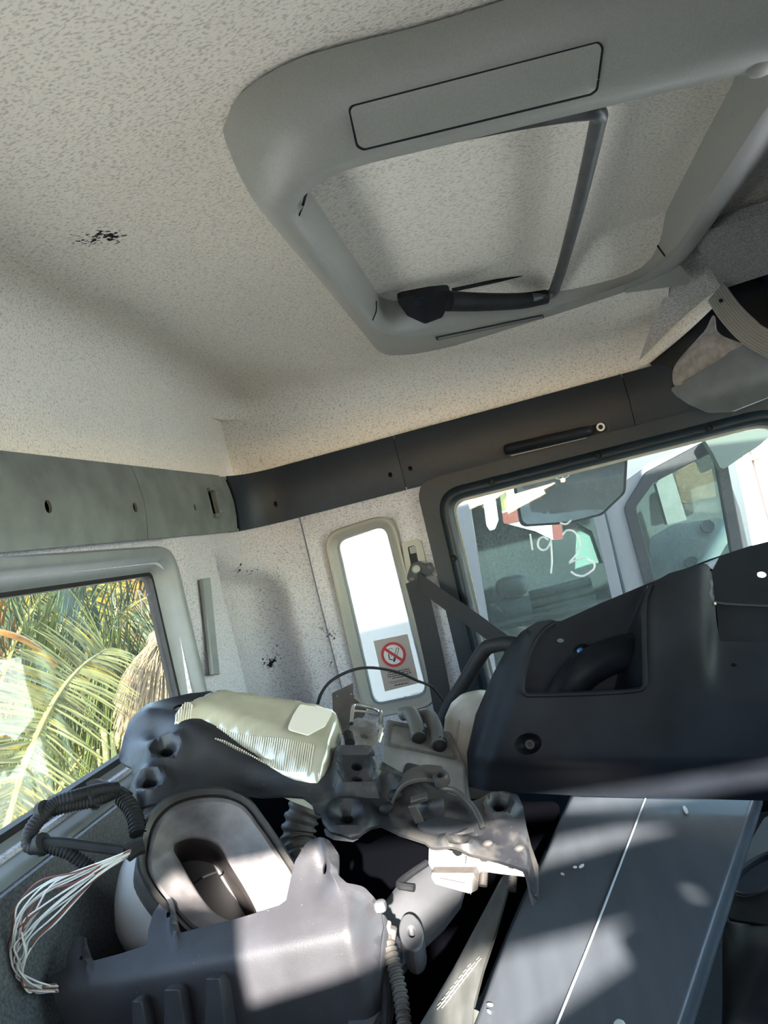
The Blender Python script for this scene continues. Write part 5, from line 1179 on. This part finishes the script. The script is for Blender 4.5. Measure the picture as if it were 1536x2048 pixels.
# --- hose, black cable, small connector
solo('corrugated_hose', corr([W(768, 1866, .70), W(778, 1896, .69), W(790, 1940, .675), W(801, 1990, .66), W(808, 2050, .64), W(812, 2120, .62)], .0062, .0052, 14, .13), rub_dusty, 'dusty corrugated hose hanging between louvred cover and grey profile', 'hose', smooth=40)
solo('black_cable', tube([W(748, 1872, .705), W(760, 1910, .69), W(770, 1960, .675), W(774, 2010, .66), W(770, 2110, .63)], .0052, 10, 7), rub, 'smooth black cable hanging left of the corrugated hose', 'cable')
cn = thing('hose_connector', 'brown and white hose connector clipped beside the louvred cover', 'connector', W(758, 1860, .70))
mk('connector_body', *obox(W(762, 1856, .70), (1, 0, -.45), (.4, 0, 1), (0, 1, 0), .018, .013, .012), material('tan_plastic', (.34, .26, .19), .45), cn, bev=.002)
mk('connector_ring', *ringpts(W(748, 1850, .695), (-.6, -.8, .2), [(.0002, .003), (.005, .003), (.0065, 0), (.0065, -.004)], 14), mt_chrome, cn)
mk('connector_tab', *obox(W(780, 1868, .70), (1, 0, -.5), (.4, 0, 1), (0, 1, 0), .012, .014, .010), rub_dusty, cn, bev=.002)
# --- pale canister at the bottom
can = thing('pale_canister', 'pale blue grey canister at the bottom beside the louvred cover', 'canister', W(735, 2060, .74))
mk('canister_body', *cyl(W(745, 1880, .80), W(690, 2150, .70), .036, 26), pl_lgrey, can, bev=.006, bseg=3)
mk('canister_band', *obox(W(734, 2000, .708), (1, .2, 0), (0, 0, 1), (0, 1, 0), .012, .03, .006), rub, can, bev=.002)
# --- wire bundle and harness on the left
wbn = thing('wire_bundle', 'looped bundle of white and brown wires at the left edge', 'wires', W(120, 1960, .64))
Wo = [(262, 1700), (215, 1716), (150, 1734), (84, 1750), (38, 1800), (28, 1850), (14, 1890), (20, 1925), (60, 1962), (112, 1970)]
Wi = [(258, 1712), (200, 1752), (150, 1806), (104, 1856), (66, 1902), (48, 1940), (44, 1970), (60, 1988), (85, 1992), (118, 1984)]
for k in range(16):
    ph = ((k * 7) % 16) / 15; j = lambda s: random.uniform(-s, s); js = (1, 3, 6, 10, 12, 12, 10, 9, 8, 4)
    tw = .5 + .5 * math.sin(k * 2.4)
    pts = [(u[0] * (1 - f) + v_[0] * f + j(s), u[1] * (1 - f) + v_[1] * f + j(s)) for (u, v_, s, f) in [(Wo[i], Wi[i], js[i], ph * (1 - i / 14) + tw * i / 14) for i in range(10)]]
    yy = [.665, .655, .645, .640, .635, .632, .632, .636, .645, .655]
    mk('wire', *tube([W(a, b, y + j(.004)) for (a, b), y in zip(pts, yy)], .00085, 6, 6), wire_b if k % 4 == 3 else wire_w, wbn)
mk('wire_collar', *tube([W(252, 1708, .668), W(270, 1696, .675), W(286, 1690, .68)], .0085, 10, 4), rub, wbn)
hr = thing('cable_harness', 'black corrugated cable harness along the rear window sill', 'cable', W(120, 1640, .66))
mk('conduit', *corr([W(232, 1578, .74), W(196, 1582, .72), W(150, 1594, .70), W(110, 1608, .69), W(80, 1636, .675), W(60, 1666, .665), W(62, 1692, .66), (W(90, 1690, .66))], .0074, .0032, 12, .035), rub, hr, smooth=40)
mk('second_conduit', *corr([W(225, 1588, .735), W(190, 1602, .71), W(140, 1612, .695), W(96, 1624, .685)], .0058, .003, 12, .07), rub, hr, smooth=40)
mk('branch_cable', *tube([W(80, 1684, .66), W(130, 1686, .662), W(190, 1694, .665), W(250, 1702, .668)], .0050, 10, 6), rub, hr)
mk('branch_conduit', *corr([W(84, 1690, .66), W(130, 1702, .662), W(160, 1720, .664), W(190, 1740, .667)], .0062, .0035, 12, .08), rub, hr, smooth=40)
mk('upper_conduit', *corr([W(244, 1596, .75), W(262, 1616, .74), W(272, 1640, .73), W(276, 1668, .72)], .0080, .0045, 12, .10), rub, hr, smooth=40)
for (a, b, y) in ((190, 1596, .712), (88, 1622, .68), (84, 1688, .658)):
    mk('cable_tie', *ringpts(W(a, b, y), (1, -.1, .3), [(.0085, -.003), (.0102, -.003), (.0102, .003), (.0085, .003)], 14), rub, hr); mk('tie_head', *obox(W(a, b + 14, y), (1, 0, 0), (0, 0, 1), (0, 1, 0), .007, .009, .006), rub, hr, bev=.001)
mk('harness_plug', *slab(planen((200, 1575, .745), (.2, -1, .3)), rnd([(168, 1566), (188, 1557), (238, 1574), (262, 1590), (232, 1600), (190, 1586)], 6), th=.014), rub, hr, bev=.003)
